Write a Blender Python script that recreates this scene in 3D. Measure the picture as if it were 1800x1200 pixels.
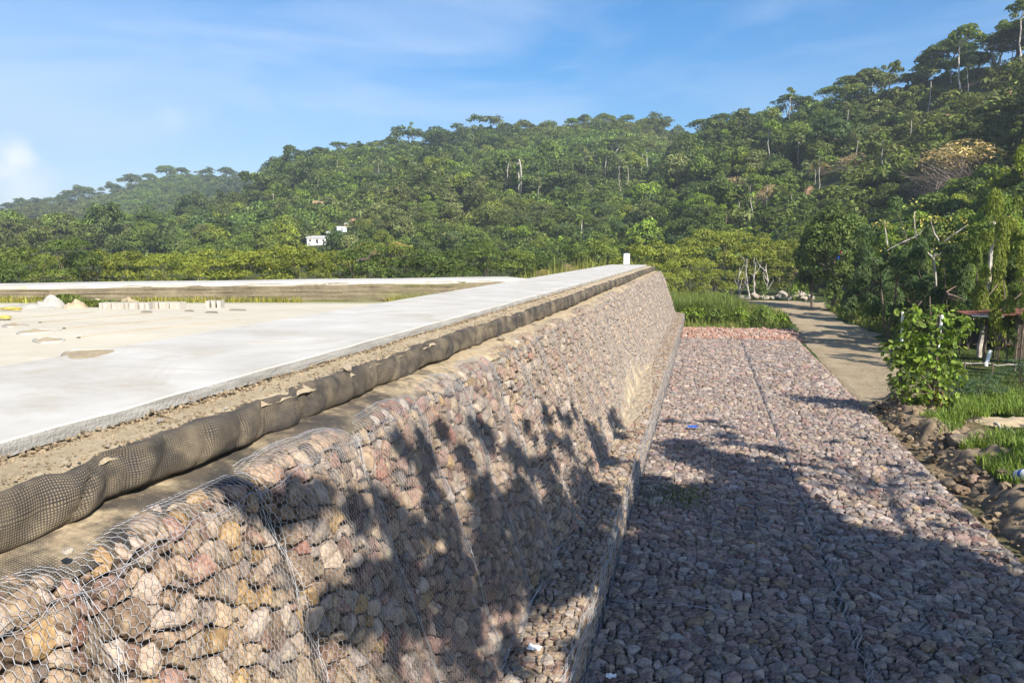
import bpy, math, random
import numpy as np
from mathutils import Vector, Matrix

# ------------------------------------------------------------------ camera, sky, sun, exposure
for o in list(bpy.data.objects):
    bpy.data.objects.remove(o)
S = bpy.context.scene
C = S.collection
CAMZ = 6.0
FPX = 1400.0
PITCH = math.atan(163 / FPX)
YAW = math.atan2(341, math.hypot(FPX, 163))
cd = bpy.data.cameras.new('camera')
cam = bpy.data.objects.new('camera', cd)
C.objects.link(cam)
cd.sensor_width = 36.0
cd.lens = 28.0
cd.clip_start = 0.05
cd.clip_end = 6000
cam.location = (0, 0, CAMZ)
cam.rotation_euler = (math.pi / 2 - PITCH, 0, YAW)
S.camera = cam

SUN_EL = math.radians(37.0)
SUN_AZ = math.radians(133.0)          # clockwise from +Y
SUNV = np.array([math.sin(SUN_AZ) * math.cos(SUN_EL), math.cos(SUN_AZ) * math.cos(SUN_EL), math.sin(SUN_EL)])
W = bpy.data.worlds.new('World')
S.world = W
W.use_nodes = True
nt = W.node_tree
for n in list(nt.nodes):
    nt.nodes.remove(n)
wo = nt.nodes.new('ShaderNodeOutputWorld')
bg = nt.nodes.new('ShaderNodeBackground')
sky = nt.nodes.new('ShaderNodeTexSky')
sky.sky_type = 'NISHITA'
sky.sun_disc = False
sky.sun_elevation = SUN_EL
sky.sun_rotation = SUN_AZ
sky.altitude = 200
sky.air_density = 1.0
sky.dust_density = 1.1
sky.ozone_density = 4.5
bg.inputs['Strength'].default_value = 0.078
# thin cirrus and a small cumulus puff, part of the sky itself
tc = nt.nodes.new('ShaderNodeTexCoord')
mp = nt.nodes.new('ShaderNodeMapping')
mp.inputs['Scale'].default_value = (1.6, 1.6, 7.0)
mp.inputs['Rotation'].default_value = (0.25, 0.12, 0.3)
nz = nt.nodes.new('ShaderNodeTexNoise')
nz.inputs['Scale'].default_value = 1.7
nz.inputs['Detail'].default_value = 5
nz.inputs['Roughness'].default_value = 0.55
nz.inputs['Distortion'].default_value = 0.6
rmp = nt.nodes.new('ShaderNodeMapRange')
rmp.inputs['From Min'].default_value = 0.46
rmp.inputs['From Max'].default_value = 0.80
rmp.inputs['To Max'].default_value = 0.30
mixc = nt.nodes.new('ShaderNodeMix')
mixc.data_type = 'RGBA'
mixc.inputs['B'].default_value = (6.2, 6.6, 7.2, 1)
nt.links.new(tc.outputs['Generated'], mp.inputs['Vector'])
nt.links.new(mp.outputs['Vector'], nz.inputs['Vector'])
nt.links.new(nz.outputs['Fac'], rmp.inputs['Value'])
nt.links.new(rmp.outputs['Result'], mixc.inputs['Factor'])
hs = nt.nodes.new('ShaderNodeHueSaturation')
hs.inputs['Saturation'].default_value = 1.42
nt.links.new(sky.outputs['Color'], hs.inputs['Color'])
nt.links.new(hs.outputs['Color'], mixc.inputs['A'])
sx = nt.nodes.new('ShaderNodeSeparateXYZ'); nt.links.new(tc.outputs['Generated'], sx.inputs[0])
def wm(op, a, b=None, clamp=False):
    m = nt.nodes.new('ShaderNodeMath'); m.operation = op; m.use_clamp = clamp
    for k, v in enumerate((a, b)):
        if v is None: continue
        if hasattr(v, 'is_output'): nt.links.new(v, m.inputs[k])
        else: m.inputs[k].default_value = v
    return m.outputs[0]
veil = wm('ADD', wm('MULTIPLY', sx.outputs['X'], -0.85), wm('MULTIPLY', sx.outputs['Z'], -1.15))
veil = wm('ADD', veil, 0.12)
veil = wm('ADD', veil, wm('MULTIPLY', wm('SUBTRACT', nz.outputs['Fac'], 0.5), 0.7))
veil = wm('MULTIPLY', veil, 0.80, True)
mixv = nt.nodes.new('ShaderNodeMix'); mixv.data_type = 'RGBA'; mixv.inputs['B'].default_value = (5.4, 6.0, 7.0, 1)
nt.links.new(veil, mixv.inputs['Factor']); nt.links.new(mixc.outputs['Result'], mixv.inputs['A'])
def puff(dirv, rad, amount, prev):
    vd = nt.nodes.new('ShaderNodeVectorMath'); vd.operation = 'DISTANCE'; nt.links.new(tc.outputs['Generated'], vd.inputs[0]); vd.inputs[1].default_value = dirv
    n2 = nt.nodes.new('ShaderNodeTexNoise'); n2.inputs['Scale'].default_value = 28; n2.inputs['Detail'].default_value = 5; nt.links.new(tc.outputs['Generated'], n2.inputs['Vector'])
    f = wm('SUBTRACT', 1.0, wm('DIVIDE', vd.outputs['Value'], rad)); f = wm('ADD', f, wm('MULTIPLY', wm('SUBTRACT', n2.outputs['Fac'], 0.5), 1.6)); f = wm('MULTIPLY', f, amount, True)
    mx_ = nt.nodes.new('ShaderNodeMix'); mx_.data_type = 'RGBA'; mx_.inputs['B'].default_value = (8.6, 8.4, 8.6, 1)
    nt.links.new(f, mx_.inputs['Factor']); nt.links.new(prev, mx_.inputs['A']); return mx_.outputs['Result']
PUFFS = [((-0.7057, 0.7028, 0.092), 0.026, 0.7), ((-0.702, 0.708, 0.066), 0.04, 0.4), ((-.5855, .7977, .1446), .02, .12)]
cur = mixv.outputs['Result']
for a_ in PUFFS: cur = puff(*a_, cur)
nt.links.new(cur, bg.inputs['Color'])
nt.links.new(bg.outputs['Background'], wo.inputs['Surface'])

ld = bpy.data.lights.new('sun', 'SUN')
ld.energy = 4.6
ld.angle = math.radians(0.5)
ld.color = (1.0, 0.93, 0.82)
sun = bpy.data.objects.new('sun', ld)
C.objects.link(sun)
sun.rotation_euler = Vector(SUNV).to_track_quat('Z', 'Y').to_euler()
S.view_settings.view_transform = 'Standard'
S.view_settings.look = 'None'
S.view_settings.exposure = 1.15
S.view_settings.gamma = 1.0
S.view_settings.use_curve_mapping = False
S.cycles.max_bounces = 6
S.cycles.transparent_max_bounces = 4
S.cycles.volume_bounces = 0

random.seed(11)
HAZE = 0.00040
RG = np.random.default_rng(7)
RM = np.array(cam.rotation_euler.to_matrix())

def ray(u, v):
    d = RM @ np.array([(u - 900) / FPX, (600 - v) / FPX, -1.0])
    return d / np.linalg.norm(d)

def at_z(u, v, z):
    d = ray(u, v)
    t = (z - CAMZ) / d[2]
    return np.array([0, 0, CAMZ]) + d * t

def project(p):
    q = RM.T @ (np.asarray(p, float) - np.array([0, 0, CAMZ]))
    return 900 + FPX * q[0] / -q[2], 600 - FPX * q[1] / -q[2], -q[2]

# ------------------------------------------------------------------ helpers
def hash2(i, j, s):
    n = (i.astype(np.int64) * 374761393 + j.astype(np.int64) * 668265263 + s * 1442695041) & 0xffffffff
    n = ((n ^ (n >> 13)) * 1274126177) & 0xffffffff
    return ((n ^ (n >> 16)) & 0xffff) / 65535.0

def vn(x, y, s=0):
    x = np.asarray(x, float); y = np.asarray(y, float)
    x, y = np.broadcast_arrays(x, y)
    i = np.floor(x); j = np.floor(y)
    fx = x - i; fy = y - j
    fx = fx * fx * (3 - 2 * fx); fy = fy * fy * (3 - 2 * fy)
    a = hash2(i, j, s); b = hash2(i + 1, j, s); c = hash2(i, j + 1, s); d = hash2(i + 1, j + 1, s)
    return (a * (1 - fx) + b * fx) * (1 - fy) + (c * (1 - fx) + d * fx) * fy

def fbm(x, y, s=0, o=3):
    r = 0; a = 0.5; t = 0
    for k in range(o):
        r = r + a * vn(np.asarray(x) * 2 ** k, np.asarray(y) * 2 ** k, s + k * 17); t += a; a *= 0.5
    return r / t

def mesh_data(name, V, F, mats, uv=None, tint=None, vtint=None, smooth=False, midx=None):
    V = np.asarray(V, np.float32)
    F = [np.asarray(f, np.int32) for f in (F if isinstance(F, list) else [F]) if len(f)]
    me = bpy.data.meshes.new(name)
    me.vertices.add(len(V)); me.vertices.foreach_set('co', V.ravel())
    loops = np.concatenate([f.ravel() for f in F])
    tot = np.concatenate([np.full(len(f), f.shape[1], np.int32) for f in F])
    st = np.concatenate([[0], np.cumsum(tot)[:-1]]).astype(np.int32)
    me.loops.add(len(loops)); me.loops.foreach_set('vertex_index', loops)
    me.polygons.add(len(tot)); me.polygons.foreach_set('loop_start', st)
    try:
        me.polygons.foreach_set('loop_total', tot)
    except Exception:
        pass
    me.update(calc_edges=True)
    if not isinstance(mats, (list, tuple)):
        mats = [mats]
    for m in mats:
        me.materials.append(m)
    if midx is not None:
        me.polygons.foreach_set('material_index', np.asarray(midx, np.int32))
    me.polygons.foreach_set('use_smooth', np.full(len(tot), bool(smooth)))
    if uv is not None:
        l = me.uv_layers.new(name='UVMap')
        l.data.foreach_set('uv', np.asarray(uv, np.float32)[loops].ravel())
    if tint is not None:
        a = me.attributes.new('tint', 'FLOAT_COLOR', 'FACE')
        t4 = np.ones((len(tot), 4), np.float32); t4[:, :3] = tint
        a.data.foreach_set('color', t4.ravel())
    if vtint is not None:
        a = me.attributes.new('tint', 'FLOAT_COLOR', 'POINT')
        t4 = np.ones((len(V), 4), np.float32); t4[:, :3] = vtint
        a.data.foreach_set('color', t4.ravel())
    me.validate()
    return me

def link(name, me, parent=None, loc=(0, 0, 0), rz=0.0, sc=1.0):
    o = bpy.data.objects.new(name, me)
    C.objects.link(o)
    o.location = loc
    o.rotation_euler = (0, 0, rz)
    o.scale = (sc, sc, sc) if not isinstance(sc, (tuple, list, np.ndarray)) else tuple(sc)
    if parent is not None:
        o.parent = parent
    return o

def mk(name, V, F, mats, parent=None, loc=(0, 0, 0), **k):
    V = np.asarray(V, float)
    return link(name, mesh_data(name, V, F, mats, **k), parent, loc)

def tag(o, label, cat, group=None, kind=None):
    if label: o['label'] = label
    if cat: o['category'] = cat
    if group: o['group'] = group
    if kind: o['kind'] = kind
    return o

def thing(name, label, cat, loc=(0, 0, 0), rz=0.0, sc=1.0, group=None):
    o = link(name, None, None, loc, rz, sc)
    return tag(o, label, cat, group)

class G:
    """collects geometry"""
    def __init__(s):
        s.V = []; s.Q = []; s.T = []; s.n = 0; s.tq = []; s.tt = []
    def add(s, V, Q=None, T=None, tint=None):
        V = np.asarray(V, float)
        if Q is not None and len(Q):
            s.Q.append(np.asarray(Q, int) + s.n); s.tq.append(np.tile(tint if tint is not None else (1, 1, 1), (len(Q), 1)))
        if T is not None and len(T):
            s.T.append(np.asarray(T, int) + s.n); s.tt.append(np.tile(tint if tint is not None else (1, 1, 1), (len(T), 1)))
        s.V.append(V); s.n += len(V)
    def mesh(s, name, mats, **k):
        F = []; t = []
        if s.Q: F.append(np.concatenate(s.Q)); t += s.tq
        if s.T: F.append(np.concatenate(s.T)); t += s.tt
        return mesh_data(name, np.concatenate(s.V), F, mats, tint=np.concatenate(t), **k)
    def box(s, c, d, rz=0, tint=None, taper=1.0):
        x, y, z = [q / 2 for q in d]
        V = np.array([[sx * x * (taper if sz > 0 else 1), sy * y * (taper if sz > 0 else 1), sz * z] for sz in (-1, 1) for sy in (-1, 1) for sx in (-1, 1)])
        cr, sr = math.cos(rz), math.sin(rz)
        V = np.stack([V[:, 0] * cr - V[:, 1] * sr, V[:, 0] * sr + V[:, 1] * cr, V[:, 2]], 1) + np.asarray(c)
        s.add(V, [[0, 2, 3, 1], [4, 5, 7, 6], [0, 1, 5, 4], [2, 6, 7, 3], [0, 4, 6, 2], [1, 3, 7, 5]], tint=tint)
    def tube(s, P, R, n=6, tint=None):
        P = np.asarray(P, float); R = np.broadcast_to(np.asarray(R, float), (len(P),))
        D = np.gradient(P, axis=0); D /= np.linalg.norm(D, axis=1, keepdims=True) + 1e-9
        ref = np.where(np.abs(D[:, 2:3]) < 0.9, [[0, 0, 1.0]], [[1.0, 0, 0]])
        A = np.cross(D, ref); A /= np.linalg.norm(A, axis=1, keepdims=True) + 1e-9
        B = np.cross(D, A)
        th = np.arange(n) / n * 2 * math.pi
        V = P[:, None] + (A[:, None] * np.cos(th)[None, :, None] + B[:, None] * np.sin(th)[None, :, None]) * R[:, None, None]
        V = V.reshape(-1, 3)
        Q = []
        for i in range(len(P) - 1):
            for k in range(n):
                a = i * n + k; b = i * n + (k + 1) % n
                Q.append([a, b, b + n, a + n])
        T = [[(len(P) - 1) * n + k, (len(P) - 1) * n + (k + 1) % n, len(V)] for k in range(n)]
        V = np.vstack([V, P[-1]])
        s.add(V, Q, T, tint=tint)

def grid_faces(na, nb):
    i, j = np.meshgrid(np.arange(na - 1), np.arange(nb - 1), indexing='ij')
    a = (i * nb + j).ravel()
    return np.stack([a, a + nb, a + nb + 1, a + 1], 1)

# ------------------------------------------------------------------ materials
def mat(name, build, rough=0.85, spec=0.3):
    m = bpy.data.materials.new(name)
    m.use_nodes = True
    n = m.node_tree.nodes; l = m.node_tree.links
    b = n['Principled BSDF']
    b.inputs['Roughness'].default_value = rough
    b.inputs['Specular IOR Level'].default_value = spec
    build(n, l, b)
    return m

def N(n, t, **k):
    x = n.new(t)
    for a, v in k.items():
        if a.startswith('i_'):
            x.inputs[a[2:].replace('_', ' ')].default_value = v
        else:
            setattr(x, a, v)
    return x

def mixrgb(n, l, f, a, b, bt='MIX'):
    x = n.new('ShaderNodeMix'); x.data_type = 'RGBA'; x.blend_type = bt
    for sock, v in ((x.inputs['Factor'], f), (x.inputs['A'], a), (x.inputs['B'], b)):
        if hasattr(v, 'is_output'):
            l.new(v, sock)
        else:
            sock.default_value = v if not isinstance(v, tuple) or len(v) == 4 else (*v, 1)
    return x.outputs['Result']

def noise(n, l, scale, detail=4, rough=0.55, vec=None, lo=0.35, hi=0.65, dist=0):
    t = N(n, 'ShaderNodeTexNoise'); t.inputs['Scale'].default_value = scale
    t.inputs['Detail'].default_value = detail; t.inputs['Roughness'].default_value = rough
    t.inputs['Distortion'].default_value = dist
    if vec is None:
        g = N(n, 'ShaderNodeNewGeometry'); vec = g.outputs['Position']
    l.new(vec, t.inputs['Vector'])
    r = N(n, 'ShaderNodeMapRange'); r.inputs['From Min'].default_value = lo; r.inputs['From Max'].default_value = hi
    l.new(t.outputs['Fac'], r.inputs['Value'])
    return r.outputs['Result']

def bump(n, l, b, h, strength=0.5, dist=0.02):
    x = N(n, 'ShaderNodeBump'); x.inputs['Strength'].default_value = strength; x.inputs['Distance'].default_value = dist
    l.new(h, x.inputs['Height']); l.new(x.outputs['Normal'], b.inputs['Normal'])

def b_stone(n, l, b):
    a = N(n, 'ShaderNodeAttribute', attribute_name='tint')
    o = N(n, 'ShaderNodeTexCoord').outputs['Object']
    f = noise(n, l, 14, 5, 0.65, o, 0.3, 0.72)
    c = mixrgb(n, l, f, (0.385, 0.365, 0.355), (0.84, 0.81, 0.785))
    c = mixrgb(n, l, 1.0, a.outputs['Color'], c, 'MULTIPLY')
    f2 = noise(n, l, 5, 3, 0.6, o, 0.58, 0.75)
    c = mixrgb(n, l, f2, c, (0.42, 0.34, 0.22))
    x = N(n, 'ShaderNodeMix'); 
    l.new(c, b.inputs['Base Color'])
    bump(n, l, b, noise(n, l, 30, 6, 0.7, o, 0.2, 0.8), 0.6, 0.025)
M_STONE = mat('rock', b_stone, 0.9, 0.2)

def b_wire(n, l, b):
    b.inputs['Base Color'].default_value = (0.42, 0.43, 0.45, 1)
    b.inputs['Metallic'].default_value = 0.35
M_WIRE = mat('galvanised_wire', b_wire, 0.55, 0.4)

def b_slab(n, l, b):
    f = noise(n, l, 0.9, 6, 0.6, None, 0.35, 0.7)
    c = mixrgb(n, l, f, (0.42, 0.40, 0.36), (0.54, 0.52, 0.475))
    g = N(n, 'ShaderNodeNewGeometry')
    m = N(n, 'ShaderNodeMapping'); m.inputs['Scale'].default_value = (0.35, 3.5, 1)
    l.new(g.outputs['Position'], m.inputs['Vector'])
    f2 = noise(n, l, 1.2, 4, 0.6, m.outputs['Vector'], 0.52, 0.72)
    c = mixrgb(n, l, f2, c, (0.47, 0.45, 0.41))
    f3 = noise(n, l, 0.33, 4, 0.7, m.outputs['Vector'], 0.64, 0.74)
    c = mixrgb(n, l, f3, c, (0.46, 0.37, 0.25))
    f4 = noise(n, l, 60, 2, 0.5, None, 0.72, 0.76)
    c = mixrgb(n, l, f4, c, (0.25, 0.23, 0.2))
    f5 = noise(n, l, 0.5, 7, 0.7, None, 0.50, 0.68, 1.5)
    c = mixrgb(n, l, f5, c, (0.40, 0.36, 0.29))
    sp = N(n, 'ShaderNodeSeparateXYZ'); l.new(g.outputs['Position'], sp.inputs[0])
    q = N(n, 'ShaderNodeMath', operation='MULTIPLY'); l.new(sp.outputs['Y'], q.inputs[0]); q.inputs[1].default_value = 1 / 3.6
    q2 = N(n, 'ShaderNodeMath', operation='FRACT'); l.new(q.outputs[0], q2.inputs[0])
    q3 = N(n, 'ShaderNodeMath', operation='LESS_THAN'); l.new(q2.outputs[0], q3.inputs[0]); q3.inputs[1].default_value = 0.005
    c = mixrgb(n, l, q3.outputs[0], c, (0.36, 0.335, 0.29))
    l.new(c, b.inputs['Base Color'])
    bump(n, l, b, noise(n, l, 45, 5, 0.7), 0.25, 0.01)
M_SLAB = mat('pale_concrete', b_slab, 0.85, 0.3)

def b_edge(n, l, b):
    g = N(n, 'ShaderNodeNewGeometry')
    m = N(n, 'ShaderNodeMapping'); m.inputs['Scale'].default_value = (1, 0.4, 6)
    l.new(g.outputs['Position'], m.inputs['Vector'])
    c = mixrgb(n, l, noise(n, l, 4, 5, 0.6, m.outputs['Vector']), (0.26, 0.25, 0.23), (0.42, 0.41, 0.39))
    l.new(c, b.inputs['Base Color'])
    bump(n, l, b, noise(n, l, 30, 5, 0.7), 0.6, 0.02)
M_EDGE = mat('formed_concrete', b_edge, 0.9, 0.2)

def b_floor(n, l, b):
    f = noise(n, l, 0.35, 6, 0.6, None, 0.3, 0.7)
    c = mixrgb(n, l, f, (0.44, 0.395, 0.30), (0.56, 0.515, 0.41))
    f2 = noise(n, l, 1.6, 5, 0.65, None, 0.55, 0.75)
    c = mixrgb(n, l, f2, c, (0.56, 0.53, 0.46))
    a = N(n, 'ShaderNodeAttribute', attribute_name='tint')
    c = mixrgb(n, l, 1.0, c, a.outputs['Color'], 'MULTIPLY')
    l.new(c, b.inputs['Base Color'])
    bump(n, l, b, noise(n, l, 20, 5, 0.7), 0.25, 0.01)
M_FLOOR = mat('dusty_concrete', b_floor, 0.9, 0.2)

def b_soil(n, l, b):
    f = noise(n, l, 2.2, 6, 0.65, None, 0.3, 0.7)
    c = mixrgb(n, l, f, (0.34, 0.265, 0.165), (0.50, 0.41, 0.28))
    f2 = noise(n, l, 26, 4, 0.6, None, 0.55, 0.7)
    c = mixrgb(n, l, f2, c, (0.54, 0.48, 0.36))
    f3 = noise(n, l, 55, 3, 0.6, None, 0.6, 0.68)
    c = mixrgb(n, l, f3, c, (0.2, 0.16, 0.11))
    l.new(c, b.inputs['Base Color'])
    bump(n, l, b, noise(n, l, 40, 6, 0.75, None, 0.2, 0.8), 0.7, 0.025)
M_SOIL = mat('sandy_soil', b_soil, 0.95, 0.1)

def b_road(n, l, b):
    f = noise(n, l, .6, 7, 0.7, None, 0.3, 0.7, 1.0)
    c = mixrgb(n, l, f, (0.32, 0.245, 0.15), (0.50, 0.41, 0.28))
    c = mixrgb(n, l, noise(n, l, 9, 6, 0.7, None, 0.5, 0.68), c, (0.22, 0.165, 0.10))
    c = mixrgb(n, l, noise(n, l, 30, 3, 0.6, None, 0.66, 0.72), c, (0.52, 0.46, 0.37))
    l.new(c, b.inputs['Base Color'])
    bump(n, l, b, noise(n, l, 7, 8, 0.75, None, 0.2, 0.8), 1.0, 0.10)
M_ROAD = mat('rutted_dirt', b_road, 0.95, 0.1)
def b_ground(n, l, b):
    a = N(n, 'ShaderNodeAttribute', attribute_name='tint')
    f = noise(n, l, 1.4, 7, 0.7, None, 0.25, 0.75)
    c = mixrgb(n, l, f, (0.6, 0.6, 0.6), (1.35, 1.3, 1.25))
    c = mixrgb(n, l, 1.0, a.outputs['Color'], c, 'MULTIPLY')
    l.new(c, b.inputs['Base Color'])
    bump(n, l, b, noise(n, l, 9, 6, 0.7, None, 0.2, 0.8), 0.8, 0.08)
M_GROUND = mat('earth_and_turf', b_ground, 0.95, 0.1)

def b_geogrid(n, l, b):
    uv = N(n, 'ShaderNodeUVMap').outputs['UV']
    w = N(n, 'ShaderNodeTexNoise'); w.inputs['Scale'].default_value = 3.0; w.inputs['Detail'].default_value = 2
    l.new(uv, w.inputs['Vector'])
    v = N(n, 'ShaderNodeVectorMath', operation='MULTIPLY_ADD')
    l.new(w.outputs['Color'], v.inputs[0]); v.inputs[1].default_value = (0.06, 0.06, 0); l.new(uv, v.inputs[2])
    s = N(n, 'ShaderNodeVectorMath', operation='SCALE'); s.inputs['Scale'].default_value = 1 / 0.019
    l.new(v.outputs[0], s.inputs[0])
    fr = N(n, 'ShaderNodeVectorMath', operation='FRACTION'); l.new(s.outputs[0], fr.inputs[0])
    sp = N(n, 'ShaderNodeSeparateXYZ'); l.new(fr.outputs[0], sp.inputs[0])
    def strand(o, wd):
        a = N(n, 'ShaderNodeMath', operation='SUBTRACT'); l.new(o, a.inputs[0]); a.inputs[1].default_value = 0.5
        a2 = N(n, 'ShaderNodeMath', operation='ABSOLUTE'); l.new(a.outputs[0], a2.inputs[0])
        r = N(n, 'ShaderNodeMapRange'); r.inputs['From Min'].default_value = 0.5 - wd - 0.06; r.inputs['From Max'].default_value = 0.5 - wd + 0.06
        l.new(a2.outputs[0], r.inputs['Value']); return r.outputs['Result']
    mx = N(n, 'ShaderNodeMath', operation='MAXIMUM')
    l.new(strand(sp.outputs['X'], 0.2), mx.inputs[0]); l.new(strand(sp.outputs['Y'], 0.17), mx.inputs[1])
    # patches where the sand has washed over the strands
    cov = noise(n, l, 2.3, 5, 0.65, uv, 0.42, 0.62)
    a = N(n, 'ShaderNodeAttribute', attribute_name='tint')
    cv0 = N(n, 'ShaderNodeMath', operation='MULTIPLY'); l.new(cov, cv0.inputs[0]); l.new(a.outputs['Fac'], cv0.inputs[1])
    lift_ = N(n, 'ShaderNodeMath', operation='MULTIPLY_ADD'); l.new(a.outputs['Fac'], lift_.inputs[0]); lift_.inputs[1].default_value = 1.4; lift_.inputs[2].default_value = -1.05; lift_.use_clamp = True
    cv = N(n, 'ShaderNodeMath', operation='ADD'); cv.use_clamp = True; l.new(cv0.outputs[0], cv.inputs[0]); l.new(lift_.outputs[0], cv.inputs[1])
    inv = N(n, 'ShaderNodeMath', operation='SUBTRACT'); inv.inputs[0].default_value = 1; l.new(cv.outputs[0], inv.inputs[1]); inv.use_clamp = True
    m2 = N(n, 'ShaderNodeMath', operation='MULTIPLY'); l.new(mx.outputs[0], m2.inputs[0]); l.new(inv.outputs[0], m2.inputs[1])
    sand = mixrgb(n, l, noise(n, l, 7, 5, 0.65, uv), (0.27, 0.205, 0.125), (0.44, 0.355, 0.23))
    dk = noise(n, l, 1.3, 4, 0.6, uv, 0.40, 0.60)
    fabric = mixrgb(n, l, dk, (0.052, 0.045, 0.037), (0.20, 0.158, 0.105))
    base = mixrgb(n, l, cv.outputs[0], fabric, sand)
    c = mixrgb(n, l, m2.outputs[0], base, (0.034, 0.033, 0.035))
    l.new(c, b.inputs['Base Color'])
    bump(n, l, b, m2.outputs[0], 0.7, 0.012)
M_GEO = mat('sand_filled_geogrid', b_geogrid, 0.8, 0.3)

def leafmat(name, mode, trans=0.3):
    m = bpy.data.materials.new(name); m.use_nodes = True
    n = m.node_tree.nodes; l = m.node_tree.links
    b = n['Principled BSDF']; b.inputs['Roughness'].default_value = 0.55; b.inputs['Specular IOR Level'].default_value = 0.25
    a = N(n, 'ShaderNodeAttribute', attribute_name='tint')
    if mode == 'obj':
        oi = N(n, 'ShaderNodeObjectInfo')
        c = mixrgb(n, l, 1.0, oi.outputs['Color'], a.outputs['Color'], 'MULTIPLY')
    else:
        c = a.outputs['Color']
    l.new(c, b.inputs['Base Color'])
    t = N(n, 'ShaderNodeBsdfTranslucent'); c2 = mixrgb(n, l, 1.0, c, (1.25, 1.35, 0.6), 'MULTIPLY'); l.new(c2, t.inputs['Color'])
    mx = N(n, 'ShaderNodeMixShader'); mx.inputs['Fac'].default_value = trans
    l.new(b.outputs[0], mx.inputs[1]); l.new(t.outputs[0], mx.inputs[2])
    l.new(mx.outputs[0], n['Material Output'].inputs['Surface'])
    return m
M_LEAF = leafmat('leaves', 'obj')
M_LEAFS = leafmat('leaf_mass', 'attr')

def flat(name, col, rough=0.8, var=0.25, sc=8, metal=0, attr=False):
    def f(n, l, b):
        k = noise(n, l, sc, 4, 0.6)
        c = mixrgb(n, l, k, tuple(x * (1 - var) for x in col), tuple(min(1, x * (1 + var)) for x in col))
        if attr:
            a = N(n, 'ShaderNodeAttribute', attribute_name='tint')
            c = mixrgb(n, l, 1.0, c, a.outputs['Color'], 'MULTIPLY')
        l.new(c, b.inputs['Base Color']); b.inputs['Metallic'].default_value = metal
        bump(n, l, b, noise(n, l, sc * 4, 4, 0.6), 0.3, 0.01)
    return mat(name, f, rough, 0.3)
M_BARK = flat('pale_bark', (0.43, 0.39, 0.34), 0.9, 0.4, 2.5)
M_DARKBARK = flat('brown_bark', (0.13, 0.10, 0.075), 0.9, 0.4, 4)
M_TWIG = flat('dry_twigs', (0.33, 0.26, 0.22), 0.9, 0.3, 4)
M_WHITE = flat('white_paint', (0.78, 0.78, 0.76), 0.6, 0.06, 3)
M_BLOCK = flat('concrete_block', (0.40, 0.37, 0.32), 0.9, 0.12, 6, attr=True)
M_PAINTS = flat('painted_surface', (1, 1, 1), 0.6, 0.05, 3, attr=True)
M_RED = flat('red_roof_sheet', (0.22, 0.085, 0.06), 0.6, 0.3, 5)
M_BRICK = flat('brick_wall', (0.42, 0.27, 0.17), 0.9, 0.25, 3)
M_WASH = flat('washed_sand', (0.33, 0.268, 0.185), 0.95, 0.3, 6)
M_CLOD = flat('cloddy_earth', (0.20, 0.15, 0.098), 0.95, 0.35, 2.5)
M_GREYSAND = flat('grey_sand', (0.36, 0.34, 0.30), 0.95, 0.15, 3)
M_BLUE = flat('blue_plastic', (0.03, 0.08, 0.32), 0.4, 0.2, 6)
M_DARK = flat('dark_wood_and_backing', (0.06, 0.045, 0.035), 0.8, 0.3, 6)

# ------------------------------------------------------------------ terrain
YEND = 66.0
LAYERS = [   # skyline (u, v), ridge distance, foot distance, tree height allowance
    dict(sky=[(-700, 430), (-300, 400), (0, 376), (60, 362), (130, 353), (200, 338), (280, 312), (320, 306), (400, 309), (460, 314), (520, 322), (600, 345), (720, 400), (800, 432)],
         R=[(-700, 830), (800, 800)], B=[(-700, 360), (800, 380)], th=0.8),
    dict(sky=[(-500, 436), (0, 428), (100, 420), (200, 408), (300, 390), (370, 365), (430, 340), (480, 306), (520, 285), (560, 272), (620, 260), (700, 250), (800, 243), (890, 225), (950, 222), (1010, 212), (1050, 207), (1100, 210), (1150, 219), (1190, 240), (1240, 268), (1300, 320), (1400, 430)],
         R=[(-500, 330), (0, 330), (480, 400), (800, 430), (1400, 450)], B=[(-500, 160), (400, 160), (1400, 165)], th=1.2),
    dict(sky=[(980, 437), (1060, 395), (1130, 330), (1180, 262), (1210, 232), (1260, 215), (1310, 206), (1360, 192), (1400, 180), (1450, 166), (1530, 145), (1600, 125), (1650, 112), (1700, 98), (1760, 78), (1800, 62), (1900, 35), (2100, 0), (2500, 10), (3200, 120)],
         R=[(980, 330), (1200, 310), (1500, 250), (1800, 205), (2500, 190)], B=[(980, 150), (1300, 135), (1600, 105), (1800, 85), (2500, 75)], th=2.0),
]
FW0 = at_z(0, 503, CAMZ - 1.25)[:2]      # far crest, front top edge
FW1 = at_z(932, 490, CAMZ - 1.25)[:2]
fwd = (FW1 - FW0) / np.linalg.norm(FW1 - FW0)
fwn = np.array([-fwd[1], fwd[0]])
if fwn[1] < 0: fwn = -fwn
CRESTW = 2.6

def col_of(x, y):
    az = np.arctan2(x, y) + YAW              # angle right of the view axis
    az = np.clip(az, -1.35, 1.35)
    return 900 + np.tan(az) * math.hypot(FPX, 163) * 1.0

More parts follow.
